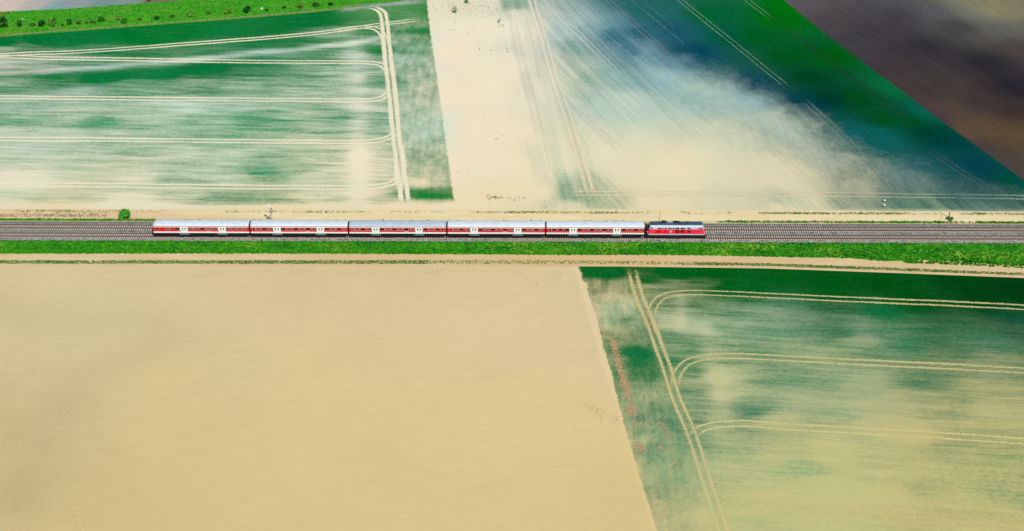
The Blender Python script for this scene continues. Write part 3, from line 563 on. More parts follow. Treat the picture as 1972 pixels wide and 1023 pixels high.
# weeds poking out of the bare flooded strip
l = []
for cx, cy, sx, sy, n in ((905, 12, 60, 14, 90), (850, 18, 22, 14, 30), (945, 25, 30, 18, 45), (964, 48, 8, 14, 30), (890, 60, 40, 25, 14), (950, 380, 16, 4, 60), (1000, 383, 40, 6, 25), (905, 340, 60, 40, 12), (930, 200, 60, 90, 12)):
    for _ in range(n): x, y = at(random.gauss(cx, sx / 2), random.gauss(cy, sy / 2)); l.append((x, y, 0, random.uniform(.4, 1.2)))
for px, py in ((924, 95), (946, 97), (976, 93), (977, 99), (901, 64), (956, 268), (877, 42)):
    for _ in range(3): x, y = at(px + random.uniform(-1.5, 1.5), py + random.uniform(-.6, .6)); l.append((x, y, 0, 1.1))
tufts('weeds', l, .13, 'scattered green weeds poking out of the bare flooded strip', 'weeds', [S(140, 185, 95), S(180, 195, 145), S(130, 175, 110), S(190, 190, 145)], .42)
# driftwood and dead reeds, left of the lone bush
l = [];
for _ in range(420):
    px = random.uniform(-10, 205); x, y = at(px, random.gauss(414, 2.2) if random.random() < .7 else random.gauss(416.5, 1)); l.append((x, y, .05, random.uniform(.4, 1.0)))
tufts('debris', l, .14, 'brown line of washed up dead reeds on the upper muddy lane', 'debris', [S(150, 122, 108), S(176, 148, 126), S(200, 172, 148)], .45)
# reddish floating chaff, lower right
def chips(name, blobs, label):
    blobs = [(a_, b_, c_, d_, int(n_ * .6), k_) for a_, b_, c_, d_, n_, k_ in blobs]
    mb = MB(); cs = []
    for cx, cy, sx, sy, n, sk in blobs:
        for _ in range(n):
            ty = random.gauss(0, 1); px = cx + random.gauss(0, sx) + ty * sk; py = cy + ty * sy
            x, y = at(px, py); a = random.uniform(0, 6.28); s = random.uniform(.1, .3); c = S(*random.choice([(188, 148, 114), (178, 144, 110), (160, 136, 102), (200, 162, 124)])) * random.uniform(.85, 1.1)
            ca, sa = math.cos(a), math.sin(a)
            mb.add([(x - s * ca, y - s * sa, .02), (x + s * sa * .6, y - s * ca * .6, .015), (x + s * ca, y + s * sa, .025), (x - s * sa * .6, y + s * ca * .6, .06)], [(0, 1, 2, 3)], 0, c)
    return tag(mb.build(name, M_TUFT), label, 'debris', kind='stuff')
chips('debris', [(1183, 668, 3.0, 11, 300, 3), (1196, 715, 3.5, 24, 1000, 6), (1206, 748, 4, 12, 450, 3), (1217, 790, 5, 6, 520, 1), (1228, 815, 6, 1.5, 70, 0), (1230, 858, 4, 4, 120, 3), (1236, 866, 5, 2, 110, 2), (1145, 556, 3, 3, 70, 0), (1283, 830, 1.6, 13, 60, 3), (1272, 815, 5, 2, 25, 0), (1273, 862, 3, 5, 30, -1), (1298, 885, 2, 8, 25, 2), (1165, 800, 16, 9, 60, 6)], 'reddish floating straw caught along the edge of the lower right wheat field')

# ================================================================== BUSHES
M_LEAF = mat_tint('leaves', .7); M_BARK = mat_plain('bark', S(90, 70, 50), .9)
def bush(px, py, wpx, hpx, cols, label, name='bush', cat='bush', group=None, n=420, spiky=0.0, zb=0.02, conic=0.0):
    """px,py = foot of the bush; w,h its size in the photo"""
    x, y = at(px, py, zb); sc = FPX / np.dot(np.array([x, y, 0]) - CAM, F); W = wpx / sc; H = max(.5, (hpx / sc - W * .45 * .56) / .83)
    root = empty(name, (x, y, zb)); tag(root, label, cat, group)
    st = MB()
    for k in range(4):
        a = random.uniform(0, 6.28); st.tube((0, 0, -.1), (math.cos(a) * W * .22, math.sin(a) * W * .22, H * .6), .05, .02, 5)
    st.build('stem', M_BARK, root)
    cl = [(random.gauss(0, .26) * W, random.gauss(0, .26) * W, random.uniform(.12, .85) * H, random.uniform(.16, .3) * W) for _ in range(14)]
    v, f, c = [], [], []; m = 0
    for _ in range(n):
        if spiky and random.random() < spiky:
            a = random.uniform(0, 6.28); r = random.uniform(0, .45) * W; p = Vector((math.cos(a) * r, math.sin(a) * r, random.uniform(.8, 1.15) * H)); s = .11; cc = cols[-1]
        else:
            q = random.choice(cl); d = Vector((random.gauss(0, 1), random.gauss(0, 1), random.gauss(0, 1))).normalized() * q[3] * random.uniform(.6, 1.1)
            p = Vector(q[:3]) + d; p.z = max(.03, p.z); p.z = min(p.z, H * 1.05); k_ = max(1e-3, math.hypot(p.x, p.y) / (W * (.5 - conic * .42 * min(1, p.z / H)) * max(.25, math.sqrt(max(0, 1 - ((p.z / H - .42) / .66) ** 2)))))
            if k_ > 1: p.x /= k_; p.y /= k_
            s = W * random.uniform(.05, .10) + .05; cc = random.choice(cols)
        nrm = (Vector((p.x / W * 2, p.y / W * 2, p.z / H * 1.2 - .3)) + Vector((random.gauss(0, .5), random.gauss(0, .5), random.gauss(0, .5)))).normalized(); u_ = nrm.orthogonal().normalized(); u_.rotate(Matrix.Rotation(random.uniform(0, 6.28), 3, nrm)); w_ = nrm.cross(u_)
        v += [p - u_ * s, p + w_ * s * .6, p + u_ * s, p - w_ * s * .6]; f.append((m, m + 1, m + 2, m + 3)); m += 4
        c += [np.array(cc) * random.uniform(.7, 1.2)] * 4
    mb = MB(); mb.v = [tuple(q) for q in v]; mb.f = f; mb.m = [0] * len(f); mb.c = c
    mb.build('foliage', M_LEAF, root); return root
DK = [S(14, 70, 12), S(20, 90, 18), S(10, 50, 14)]; MG = [S(40, 125, 30), S(60, 145, 40), S(25, 90, 20)]; YG = [S(110, 165, 50), S(140, 180, 70), S(70, 140, 30)]; RD = [S(120, 110, 40), S(60, 110, 30), S(90, 60, 30)]
bush(241, 421.5, 25, 22, [S(50, 150, 24), S(76, 175, 60), S(30, 110, 12), S(58, 160, 36), S(110, 170, 60)], 'round green bush standing alone beside the upper muddy lane', n=1500, spiky=.06)
bush(1829, 423, 12, 8, [S(50, 140, 30), S(90, 160, 50), S(30, 90, 20)], 'low green shrub around a dark post beside the upper muddy lane', n=260)
BG = 'bushes planted along the upper left grass bank'
for (px, py, w_, h_, c_, lb, cn) in [
 (10, 55, 21, 27, DK + [S(60, 90, 50)], 'tallest dark conical bush at the left edge of the grass bank', .7),
 (39, 51, 13, 14, DK + MG, 'dark bush with a pointed top beside the white sign', .6),
 (63, 50, 12, 7, MG + RD, 'low ragged green bush between two darker bushes near the white sign', 0),
 (81, 50, 15, 14, DK, 'compact blackish green bush, third from the white sign', .2),
 (103, 50, 16, 22, DK + YG + YG, 'tall bush with yellow green top beside the compact blackish one', .2),
 (121, 50, 6, 5, DK, 'tiny dark shrub right of the tall yellow topped bush', 0),
 (134, 47, 13, 13, DK + MG, 'round mid green bush right of the tiny dark shrub', .2),
 (152, 46, 10, 6, DK + RD, 'low dark bush with brownish twigs', 0),
 (171, 45, 13, 11, MG + YG, 'left bush of a close pair with light green leaves', 0),
 (181, 45, 8, 6, MG + RD, 'small right bush of a close pair, brownish', 0),
 (196, 41, 14, 12, DK + MG + MG, 'rounded dark green bush set higher on the bank', .2),
 (226, 38, 9, 12, DK + DK + [S(205, 210, 160), S(190, 200, 150)], 'dark bush with pale leaves mixed in', .1),  # pale leaf colours picked at random among the dark ones
 (240, 44, 15, 10, MG + [S(50, 150, 40)], 'broad grass green bush right of the pale leaved one', 0),
 (269, 40, 9, 6, MG + RD, 'small dull bush in the middle of the bank', 0),
 (302, 37, 11, 8, DK + MG, 'dark low bush right of the small dull one', 0),
 (333, 34, 9, 9, DK + YG, 'small dark bush with pale tips', 0),
 (367, 32, 13, 13, DK + YG + YG, 'bush with yellowish crown and dark foot', 0),
 (402, 28, 9, 8, DK + YG, 'small two toned bush left of the yellow one', 0),
 (440, 26, 14, 11, YG + [S(160, 180, 90)] + DK[:1], 'wide yellowish green bush', 0),
 (477, 24, 15, 16, DK + [S(20, 90, 18)], 'large dark green bush in the right part of the bank', .2),
 (514, 21, 7, 5, DK, 'tiny dark shrub beside a pale stone', 0),
 (548, 17, 8, 8, DK + MG, 'narrow dark bush right of the pale stone', .2),
 (579, 15, 11, 12, DK[:2] + YG + [S(150, 180, 90)], 'yellow topped bush near the right end of the bank', 0),
 (609, 12, 14, 9, DK + MG, 'broad dark bush near the right end of the bank', 0),
 (638, 9, 12, 6, DK, 'last dark bush at the right end of the bank', 0)]:
    bush(px, py, w_, h_, c_, lb, group=BG, n=300 if w_ > 9 else 170, conic=cn)
bush(876, 25, 10, 17, [S(60, 160, 30), S(40, 140, 20), S(100, 170, 60)], 'larger bright green weed clump in the bare flooded strip', 'weed_clump', 'plant', n=140)
bush(898, 6, 10, 9, [S(50, 150, 25), S(30, 120, 20)], 'green weed clump at the top edge of the bare flooded strip', 'weed_clump', 'plant', n=110)
bush(961, 44, 6, 9, [S(60, 160, 30), S(90, 165, 60)], 'slender green weed clump right of the bare flooded strip', 'weed_clump', 'plant', n=80)
bush(287, 2.5, 9, 5, DK + RD, 'dark bush beyond the grass bank at the top edge', n=120)

# ================================================================== TRACKS
M_RAIL = mat_plain('rusty_rail', S(92, 62, 58), .5, .3, .3); M_RAILTOP = mat_plain('worn_rail_top', S(165, 150, 150), .3, .8)
M_SLP = mat_plain('concrete_sleeper', S(205, 190, 176), .8, 0, .3, .9)
def track(yc, label):
    root = empty('railway_track', (0, yc, zf)); tag(root, label, 'railway track', 'pair of railway tracks')
    for s in (-1, 1):
        b = MB(); y = s * .7525
        b.box(XL, XR, y - .07, y + .07, .10, .125).box(XL, XR, y - .012, y + .012, .125, .235).box(XL, XR, y - .038, y + .038, .235, .296)
        b.box(XL, XR, y - .03, y + .03, .296, .300, 1); b.build('rail', [M_RAIL, M_RAILTOP], root)
    def slp(mb, x, k=1.0):
        j = random.uniform(-.03, .03); z = .09 + random.uniform(-.01, .01)
        x0, x1 = x - .15, x + .15; z0 = z - .1
        mb.add([(x0, -1.3 + j, z0), (x1, -1.3 + j, z0), (x1, 1.3 + j, z0), (x0, 1.3 + j, z0), (x0 + .05, -1.26 + j, z), (x1 - .05, -1.26 + j, z), (x1 - .05, 1.26 + j, z), (x0 + .05, 1.26 + j, z)],
               [(4, 5, 6, 7), (0, 1, 5, 4), (1, 2, 6, 5), (2, 3, 7, 6), (3, 0, 4, 7)])
    xs = [i * .62 for i in range(int(XL / .62), int(XR / .62))]
    near = [x for x in xs if 52.5 < x < 115][:100]
    for x in near: m = MB(); slp(m, x); m.build('sleeper', M_SLP, root)
    m = MB(); ns = set(near)
    for x in xs:
        if x not in ns: slp(m, x)
    m.build('sleeper', M_SLP, root)['kind'] = 'stuff'
    m = MB(); n = 100; vs = [(XL + (XR - XL) * i / n, s * 1.05, .028) for i in range(n + 1) for s in (-1, 1)]
    m.add(vs, [(2 * i, 2 * i + 2, 2 * i + 3, 2 * i + 1) for i in range(n)]); m.build('rusty_bed', M_BALBR, root)
TY = 4.0
track(0.0, 'near railway track that carries the red and white train')
track(TY, 'far empty railway track running behind the train')

# ================================================================== TRAIN
RED = mat_plain('red_paint', S(232, 16, 28), .3, 0, .12, .5, dirt=(*S(170, 30, 34), .35)); WHT = mat_plain('white_paint', S(250, 250, 250), .35, 0, .04, dirt=(*S(215, 205, 195), .25))
PINK = mat_plain('highlit_red_paint', S(250, 60, 84), .35, 0, .1); ROOF = mat_plain('pale_grey_roof', S(208, 220, 232), .5, 0, .09, 1.0, dirt=(*S(170, 182, 194), .6))  # first one: cab end red with its pink highlight painted in
ROOF_D = mat_plain('weathered_blue_grey_roof', S(178, 194, 212), .5, 0, .12, 1.0, dirt=(*S(140, 158, 178), .6)); DARK = mat_plain('black_underframe', S(14, 14, 16), .7, 0, .5, 3)
GLS = mat_plain('dark_glass', S(20, 26, 32), .12, 0, .2); GLG = mat_plain('grey_blind_glass', S(70, 82, 84), .3, 0, .2); FRM = mat_plain('pale_window_frame', S(244, 170, 165), .4, 0, .05)
GRY = mat_plain('light_grey_paint', S(188, 198, 214), .4, 0, .06); TEAL = mat_plain('step_metal', S(120, 150, 152), .5, .3, .2); BEL = mat_plain('rubber_bellows', S(30, 30, 34), .8)
HW = 1.41
def roof_pts(z0, z1, n=12, hw=HW):
    return [(-hw * math.cos(math.pi * k / n), z0 + (z1 - z0) * math.sin(math.pi * k / n) ** .75) for k in range(n + 1)]
Z0, ZS, ZR, ZC, ZT = 1.50, 1.96, 3.50, 3.70, 4.20   # skirt, stripe top, cantrail, roof
def bogie(root, x, wheels=2, base=2.5):
    m = MB()
    for s in (-1, 1): m.box(x - base / 2 - .45, x + base / 2 + .45, s * 1.0 - .09, s * 1.0 + .09, .34, .78).box(x - .3, x + .3, s * 1.08 - .1, s * 1.08 + .1, .3, .9)
    m.box(x - .35, x + .35, -.95, .95, .5, .8); b = m.build('bogie', DARK, root)
    for k in range(wheels):
        wx = x - base / 2 + base * k / (wheels - 1); q = MB(); q.tube((wx, -.8, .46), (wx, .8, .46), .08, n=8)
        for s in (-1, 1): q.tube((wx, s * .70, .46), (wx, s * .83, .46), .46, n=18); q.box(wx - .14, wx + .14, s * 1.09 - .08, s * 1.09 + .08, .36, .6)
        q.build('wheelset', DARK, b)
MESH = {}
def window(root, x, wd, z0=2.50, z1=3.24, dark=True, fr=None):
    key = ('w', round(wd, 2), dark, z0, z1, fr)
    if key not in MESH:
        f = MB(); y = -HW - .012; t = .065
        f.box(-wd / 2 - t, wd / 2 + t, y - .02, y + .06, z1, z1 + t * .7).box(-wd / 2 - t, wd / 2 + t, y - .02, y + .06, z0 - t, z0)
        f.box(-wd / 2 - t, -wd / 2, y - .02, y + .06, z0, z1).box(wd / 2, wd / 2 + t, y - .02, y + .06, z0, z1)
        if not dark: f.box(-wd / 2, wd / 2, y - .022, y + .05, z0 + (z1 - z0) * .58, z0 + (z1 - z0) * .66)
        fo = f.build('window', fr or FRM, root)
        p = MB(); p.box(-wd / 2, wd / 2, y - .004, y + .05, z0, z0 + (z1 - z0) * .6).box(-wd / 2, wd / 2, y - .006, y + .05, z0 + (z1 - z0) * .6 + .002, z1, 1 if not dark else 0)
        po = p.build('pane', [GLS if dark else GLG, GLS], fo); MESH[key] = (fo, po); fo.location.x = x; return fo
    a, b = MESH[key]; fo = a.copy(); link(fo); fo.parent = root; fo.location.x = x; po = b.copy(); link(po); po.parent = fo; return fo
def door(root, x):
    if 'door' not in MESH:
        d = MB(); y = -HW - .014; d.box(-.98, -.012, y - .03, y + .05, 1.48, 3.40).box(.012, .98, y - .03, y + .05, 1.48, 3.40)
        do = d.build('door', WHT, root); p = MB()
        for s in (-1, 1): p.box(s * .36 - .13, s * .36 + .13, y - .036, y, 2.46, 3.24)
        po = p.build('door_window', GLS, do); q = MB(); q.box(-1.35, 1.35, -HW - .16, -HW + .2, 1.0, 1.1).box(-1.3, -1.12, -HW - .1, -HW + .1, 1.06, 1.5).box(1.12, 1.3, -HW - .1, -HW + .1, 1.06, 1.5).box(-.9, .9, -HW - .12, -HW + .1, 1.26, 1.34)
        qo = q.build('step', TEAL, do); MESH['door'] = (do, po, qo); do.location.x = x; return
    a, b, c = MESH['door']; n = a.copy(); link(n); n.parent = root; n.location.x = x
    for t in (b, c): k = t.copy(); link(k); k.parent = n
def body_shell(L, cab=0):
    """side walls with the painted bands, roof apart"""
    b = MB(); h = L / 2; e = .12
    def side(z0, z1, mi, x0=-h, x1=h):
        for s in (-1, 1): b.add([(x0, s * HW, z0), (x1, s * HW, z0), (x1, s * HW, z1), (x0, s * HW, z1)], [(0, 1, 2, 3)], mi)
        for xx in (x0, x1): b.add([(xx, -HW, z0), (xx, HW, z0), (xx, HW, z1), (xx, -HW, z1)], [(0, 1, 2, 3)], 2 if xx == -h and not cab else (mi if cab and xx == -h else 2))
    side(Z0, ZS, 0); side(ZS, 3.34, 1); side(3.34, ZR, 0); side(ZR, ZC, 1)
    b.add([(-h, -HW, Z0), (h, -HW, Z0), (h, HW, Z0), (-h, HW, Z0)], [(0, 1, 2, 3)], 2)
    return b
def coach(name, x0, x1, roofm, label, wins, doors, cab=False):
    xc = (x0 + x1) / 2; L = x1 - x0; root = empty(name, (xc, 0, RAIL_Z)); tag(root, label, 'train carriage', 'coupled passenger carriages of the train'); h = L / 2
    body_shell(L, cab).build('body', [WHT, RED, DARK], root)
    r = MB(); pr = roof_pts(ZC, ZT, 14, HW + .02)
    st = [(-h, .94, 1, 0)] if not cab else [(-h + .02, .80, 1, -.32), (-h + .25, .90, 1, -.16), (-h + .6, .97, 1, -.05)]
    if not cab: st = [(-h, .93, 1, -.10), (-h + .35, .99, 1, -.02)]
    ax = st + [(-h + 1.2, 1, 1, 0), (0, 1, 1, 0), (h - 1.2, 1, 1, 0), (h - .35, .99, 1, -.02), (h, .93, 1, -.10)]
    prc = [(y, z - .02) if 0 < i < 14 else (y, ZC - .02) for i, (y, z) in enumerate(pr)]
    r.prism(prc, ax); r.build('roof', roofm, root, smooth=False)
    g = MB()
    for s in (-1, 1): g.box(-h + .3, h - .3, s * (HW + .03) - .03, s * (HW + .03) + .03, ZC - .03, ZC + .03)
    g.build('gutter', mat_g, root)
    for k in range(9):
        v = MB(); xx = -h + L * (k + .8) / 9.6 + random.uniform(-.3, .3); v.box(xx - .35, xx + .35, .15, .55, ZT - .09, ZT + .06).box(xx - .2, xx + .2, .2, .5, ZT + .06, ZT + .1); v.build('roof_vent', mat_g, root)
    u = MB(); u.box(-h + .15, h - .15, -1.34, 1.34, .95, 1.53); u.box(-7.3, 7.3, -1.02, 1.02, .40, .8)
    for xx, ww in ((-5.5, 1.6), (-2.2, 2.4), (2.5, 1.3), (5.4, 1.8)): u.box(xx - ww / 2, xx + ww / 2, -1.27, 1.27, .30, .82)
    u.build('underframe', DARK, root)
    bogie(root, -9.5); bogie(root, 9.5)
    for s in (-1, 1):
        m = MB()
        if not (cab and s < 0): m.box(s * h - .02 if s > 0 else -h - .22, h + .22 if s > 0 else -h + .02, -.95, .95, 1.0, 3.85); m.build('gangway', BEL, root)
        for q in (-.87, .87):
            f = MB(); f.tube((s * (h - .05), q, 1.05), (s * (h + .28), q, 1.05), .08); f.tube((s * (h + .26), q, 1.05), (s * (h + .30), q, 1.05), .23, n=12); f.build('buffer', DARK, root)
    for fx, ww, dk in wins: window(root, -h + fx * L, ww, dark=dk)
    for fx in doors: door(root, -h + fx * L)
    n_ = MB(); fx = .59 if not cab else .58; n_.box(-h + fx * L - .62, -h + fx * L + .62, -HW - .012, -HW + .01, 1.94, 2.24); n_.build('class_panel', FRM, root)
    if cab:
        c = MB(); c.box(-h - .03, -h + .03, -1.1, -.1, 2.5, 3.3).box(-h - .03, -h + .03, .1, 1.1, 2.5, 3.3); c.build('windscreen', GLS, root)
        for q in (-.95, .95): c = MB(); c.tube((-h - .06, q, 1.8), (-h + .02, q, 1.8), .12, n=12); c.build('headlight', WHT, root)
        p = MB(); p.box(-h - .12, -h + .5, -1.3, 1.3, .35, 1.0); p.build('snow_plough', DARK, root)
    return root
mat_g = mat_plain('grey_roof_fitting', S(190, 190, 198), .6)
X = lambda px: (px - 986) / 7.15
W4 = [.035, .08, .143, .209, .338, .402, .466, .53, .591, .657, .789, .85, .914, .965]
def wl(pattern, f=W4): return [(q, .62 if i in (0, len(f) - 1) else 1.2, pattern[i] == 'd') for i, q in enumerate(f)]
e = [299.5, 484.3, 673.0, 861.2, 1050.2, 1240.3]
xs = [X(v) for v in e]; gp = .22
fc = [(p - 299.5) / 184.8 for p in (308, 328.5, 345.5, 371, 382.6, 394.6, 407, 419.5, 443, 455.3, 467.4, 477)]
coach('control_carriage', xs[0], xs[1] - gp, ROOF, 'leftmost red and white driving carriage with a cab and rounded roof end', [(f_, .7 if i == 0 else (1.2 if i < 11 else .8), i in (0, 2, 5)) for i, f_ in enumerate(fc)], [.321, .72], True)
coach('passenger_carriage', xs[1] + gp, xs[2] - gp, ROOF, 'second carriage from the left, whitest roof, behind which a signal mast stands', wl('dgdgdgdgdgdgdg'), [.273, .72])
coach('passenger_carriage', xs[2] + gp, xs[3] - gp, ROOF_D, 'middle carriage with the darker blue grey weathered roof', wl('ggdgdgdgdgdgdd'), [.273, .72])
coach('passenger_carriage', xs[3] + gp, xs[4] - gp, ROOF, 'fourth carriage from the left, just right of the darker roofed one', wl('dgdgdgdgdgdgdg'), [.273, .72])
coach('passenger_carriage', xs[4] + gp, xs[5] - gp, ROOF, 'carriage coupled directly to the red locomotive', wl('dddddgdgdgdgdg'), [.273, .72])

# --- diesel locomotive
x0, x1 = X(1243.5), X(1357.5); xc = (x0 + x1) / 2; h = (x1 - x0) / 2; loco = empty('locomotive', (xc, 0, RAIL_Z)); tag(loco, 'red diesel locomotive with grey roof at the right end of the train', 'locomotive')
def lx(z): # cab slope: nose is vertical low down, leans back above
    return h - .25 - (0 if z < 2.4 else (z - 2.4) * .42)
def band_shell(mb, z0, z1, mi, ins0=0, ins1=0):
    a, b = lx(z0), lx(z1); w0, w1 = HW + .06 - ins0, HW + .06 - ins1; c0 = .28
    lo = [(-a, -w0 + c0, z0), (-a + .3, -w0, z0), (a - .3, -w0, z0), (a, -w0 + c0, z0), (a, w0 - c0, z0), (a - .3, w0, z0), (-a + .3, w0, z0), (-a, w0 - c0, z0)]
    hi = [(-b, -w1 + c0, z1), (-b + .3, -w1, z1), (b - .3, -w1, z1), (b, -w1 + c0, z1), (b, w1 - c0, z1), (b - .3, w1, z1), (-b + .3, w1, z1), (-b, w1 - c0, z1)]
    mb.add(lo + hi, [(i, (i + 1) % 8, 8 + (i + 1) % 8, 8 + i) for i in range(8)], mi)
    return hi
b = MB(); band_shell(b, 1.32, 1.70, 1); band_shell(b, 1.70, 3.16, 0); b.build('body', [mat_plain('locomotive_red', S(250, 34, 70), .35, 0, .12, .5, dirt=(*S(252, 96, 124), .6)), GRY], loco)
b = MB(); band_shell(b, 3.16, 3.78, 0, 0, .08); hi = band_shell(b, 3.78, 4.10, 0, .08, .50); hi2 = band_shell(b, 4.10, 4.30, 1, .50, .9); b.add(hi2, [tuple(range(8))], 1)
SLATE = mat_plain('slate_blue_roof', S(62, 82, 104), .5, 0, .4, 1.5, dirt=(*S(14, 22, 36), .9))
b.build('roof', [GRY, SLATE], loco)
for s in (-1, 1):   # pinkish highlight on the red cab faces is put into their colour
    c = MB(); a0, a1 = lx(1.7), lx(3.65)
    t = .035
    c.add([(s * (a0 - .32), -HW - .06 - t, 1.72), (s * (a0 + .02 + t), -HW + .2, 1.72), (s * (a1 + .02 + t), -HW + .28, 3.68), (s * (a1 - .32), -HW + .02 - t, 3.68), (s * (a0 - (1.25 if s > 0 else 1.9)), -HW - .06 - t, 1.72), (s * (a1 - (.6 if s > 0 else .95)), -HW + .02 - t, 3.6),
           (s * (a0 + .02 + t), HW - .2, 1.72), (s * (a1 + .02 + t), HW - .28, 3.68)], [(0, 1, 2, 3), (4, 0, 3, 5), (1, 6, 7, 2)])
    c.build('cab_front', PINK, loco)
    wsc = MB(); wsc.add([(s * (lx(3.1) + .08), -1.0, 3.1), (s * (lx(3.1) + .08), 1.0, 3.1), (s * (lx(3.66) + .08), .95, 3.66), (s * (lx(3.66) + .08), -.95, 3.66)], [(0, 1, 2, 3)]); wsc.build('windscreen', GLS, loco)
    for q in (-.95, .95): c = MB(); c.tube((s * (h - .27), q, 2.0), (s * (h - .14), q, 2.0), .14, n=12); c.build('headlight', WHT, loco)
    for q in (-.87, .87): f = MB(); f.tube((s * (h - .3), q, 1.0), (s * (h + .12), q, 1.0), .09); f.tube((s * (h + .1), q, 1.0), (s * (h + .15), q, 1.0), .25, n=12); f.build('buffer', DARK, loco)
    p = MB(); p.add([(s * (h - .4), -1.35, .2), (s * (h + .02), -1.2, .35), (s * (h + .02), 1.2, .35), (s * (h - .4), 1.35, .2), (s * (h - .4), -1.38, .95), (s * (h - .05), -1.25, .95), (s * (h - .05), 1.25, .95), (s * (h - .4), 1.38, .95)], [(0, 1, 2, 3), (4, 5, 6, 7), (0, 1, 5, 4), (1, 2, 6, 5), (2, 3, 7, 6)]); p.build('bumper', DARK, loco)
LXX = lambda zx: (1230 + zx / 13.15 - 986) / 7.15 - xc
BURG = mat_plain('dark_grille', S(96, 6, 16), .6, 0, .4, 8); RED2 = mat_plain('bright_red_panel', S(240, 0, 10), .3)
for zx, ww in ((492, 72), (572, 38), (648, 62), (755, 88), (845, 38), (943, 100), (1078, 104), (1235, 78), (298, 34), (1492, 44)):
    w2 = ww / 13.15 / 7.15 / 2; m = MB(); xx = LXX(zx); m.box(xx - w2, xx + w2, -HW - .075, -HW + .04, 3.24, 3.62); m.build('side_window', GLG if zx in (648, 755) else GLS, loco)
m = MB(); xx = LXX(1555); m.add([(xx - .28, -HW - .1, 3.26), (xx + .42, -HW - .09, 3.26), (xx + .16, -HW - .06, 3.6), (xx - .28, -HW - .06, 3.6)], [(0, 1, 2, 3)]); m.build('side_window', GLS, loco)
for zx, ww in ((943, 100), (1080, 104), (1235, 62)):
    w2 = ww / 13.15 / 7.15 / 2; m = MB(); xx = LXX(zx); m.box(xx - w2, xx + w2, -HW - .078, -HW, 2.06, 2.84)
    for k in range(5): m.box(xx - w2 + .03, xx + w2 - .03, -HW - .1, -HW - .06, 2.12 + k * .14, 2.17 + k * .14)
    m.build('grille', BURG, loco)
for zx, ww in ((470, 130), (645, 78)):
    w2 = ww / 13.15 / 7.15 / 2; m = MB(); xx = LXX(zx); m.box(xx - w2, xx + w2, -HW - .074, -HW, 1.95, 2.95); m.build('side_panel', RED2, loco)
xx = LXX(783); m = MB(); m.box(xx - .36, xx + .36, -HW - .085, -HW, 2.14, 2.74); m.box(xx - .31, xx + .31, -HW - .089, -HW - .084, 2.19, 2.69, 1)
lg = m.build('logo_plate', [RED, WHT], loco)
fc_ = bpy.data.curves.new('letters', 'FONT'); fc_.body = 'DB'; fc_.size = .52; fc_.align_x = 'CENTER'; fc_.extrude = .004
to = bpy.data.objects.new('letters', fc_); link(to); bpy.context.view_layer.update()
me = bpy.data.meshes.new_from_object(to.evaluated_get(bpy.context.evaluated_depsgraph_get())); bpy.data.objects.remove(to)
me.materials.clear(); me.materials.append(RED); lt = link(bpy.data.objects.new('lettering', me)); lt.parent = lg; lt.rotation_euler = (math.pi / 2, 0, 0); lt.location = (xx, -HW - .095, 2.26)
for nm, a, b_, y0, y1, z0, z1, mt in (('roof_hatch', -1.0, .9, -.1, .75, 4.27, 4.42, DARK), ('exhaust', -4.0, -2.9, -.1, .8, 4.27, 4.56, DARK), ('fan_cowl', 1.2, 5.6, -.38, .38, 4.27, 4.38, SLATE), ('roof_panel', -6.6, -4.4, -.38, .38, 4.27, 4.36, SLATE)):
    m = MB(); m.box(a, b_, y0, y1, z0, z1); m.box(a + .1, b_ - .1, y0 + .1, y1 - .1, z1, z1 + .05); m.build(nm, mt, loco)
for k in range(4): m = MB(); m.tube((-2.2 + k * .35, .1, 4.2), (-2.2 + k * .35, .1, 4.55), .1); m.build('exhaust_pipe', WHT, loco)
m = MB(); m.tube((-3.4, .3, 4.2), (-3.4, .3, 4.75), .05).box(-3.65, -3.15, .25, .35, 4.7, 4.82); m.build('horn', M_RAIL, loco)
m = MB(); m.box(-h + .4, h - .4, -1.36, 1.36, .75, 1.34).box(-1.9, 1.9, -1.3, 1.3, .3, .9); m.build('underframe', DARK, loco)
bogie(loco, -4.4, 2, 2.8); bogie(loco, 4.4, 2, 2.8)
m = MB(); m.box(-h - .12, -h + .3, -.8, .8, 1.4, 3.5); m.build('gangway', BEL, loco)

# ================================================================== LINESIDE
STL = mat_plain('galvanised_steel', S(150, 158, 158), .5, .4); WP = mat_plain('white_enamel', S(245, 245, 245), .5, 0, .03); DKP = mat_plain('dark_timber', S(60, 50, 40), .9, 0, .3); REDP = mat_plain('red_sign_paint', S(215, 60, 40), .5)
x, y = at(524, 430.5, .3); r = empty('signal_mast', (x, y, .3)); tag(r, 'tall grey signal mast with pale heads behind the second carriage', 'signal')
m = MB(); m.tube((-.16, 0, -.3), (-.16, 0, 5.3), .07, .05); m.tube((.12, 0, -.3), (.12, 0, 4.6), .04); [m.tube((-.16, 0, z * .4), (.12, 0, z * .4), .025, n=5) for z in range(1, 11)]; m.build('mast', STL, r)
m = MB(); m.box(-.55, .0, -.14, .1, 5.1, 5.9); m.box(-.5, -.05, -.2, -.14, 5.2, 5.8); m.build('signal_head', WP, r)
m = MB(); m.box(.1, .45, -.12, .1, 4.5, 5.0); m.build('signal_head', STL, r)
m = MB(); m.box(-.5, .5, -.3, .3, 3.9, 3.96); m.build('platform', STL, r)
x, y = at(519, 427, .1); r = empty('equipment_cabinet', (x, y, .1)); tag(r, 'small white equipment cabinet at the foot of the signal mast', 'cabinet')
m = MB(); m.box(-.3, .3, -.25, .25, -.1, 1.0); m.build('case', WP, r); m = MB(); m.box(-.34, .34, -.29, .29, 1.0, 1.07); m.build('lid', STL, r); m = MB(); m.box(-.24, .24, -.27, -.252, .1, .92); m.build('door', WP, r)
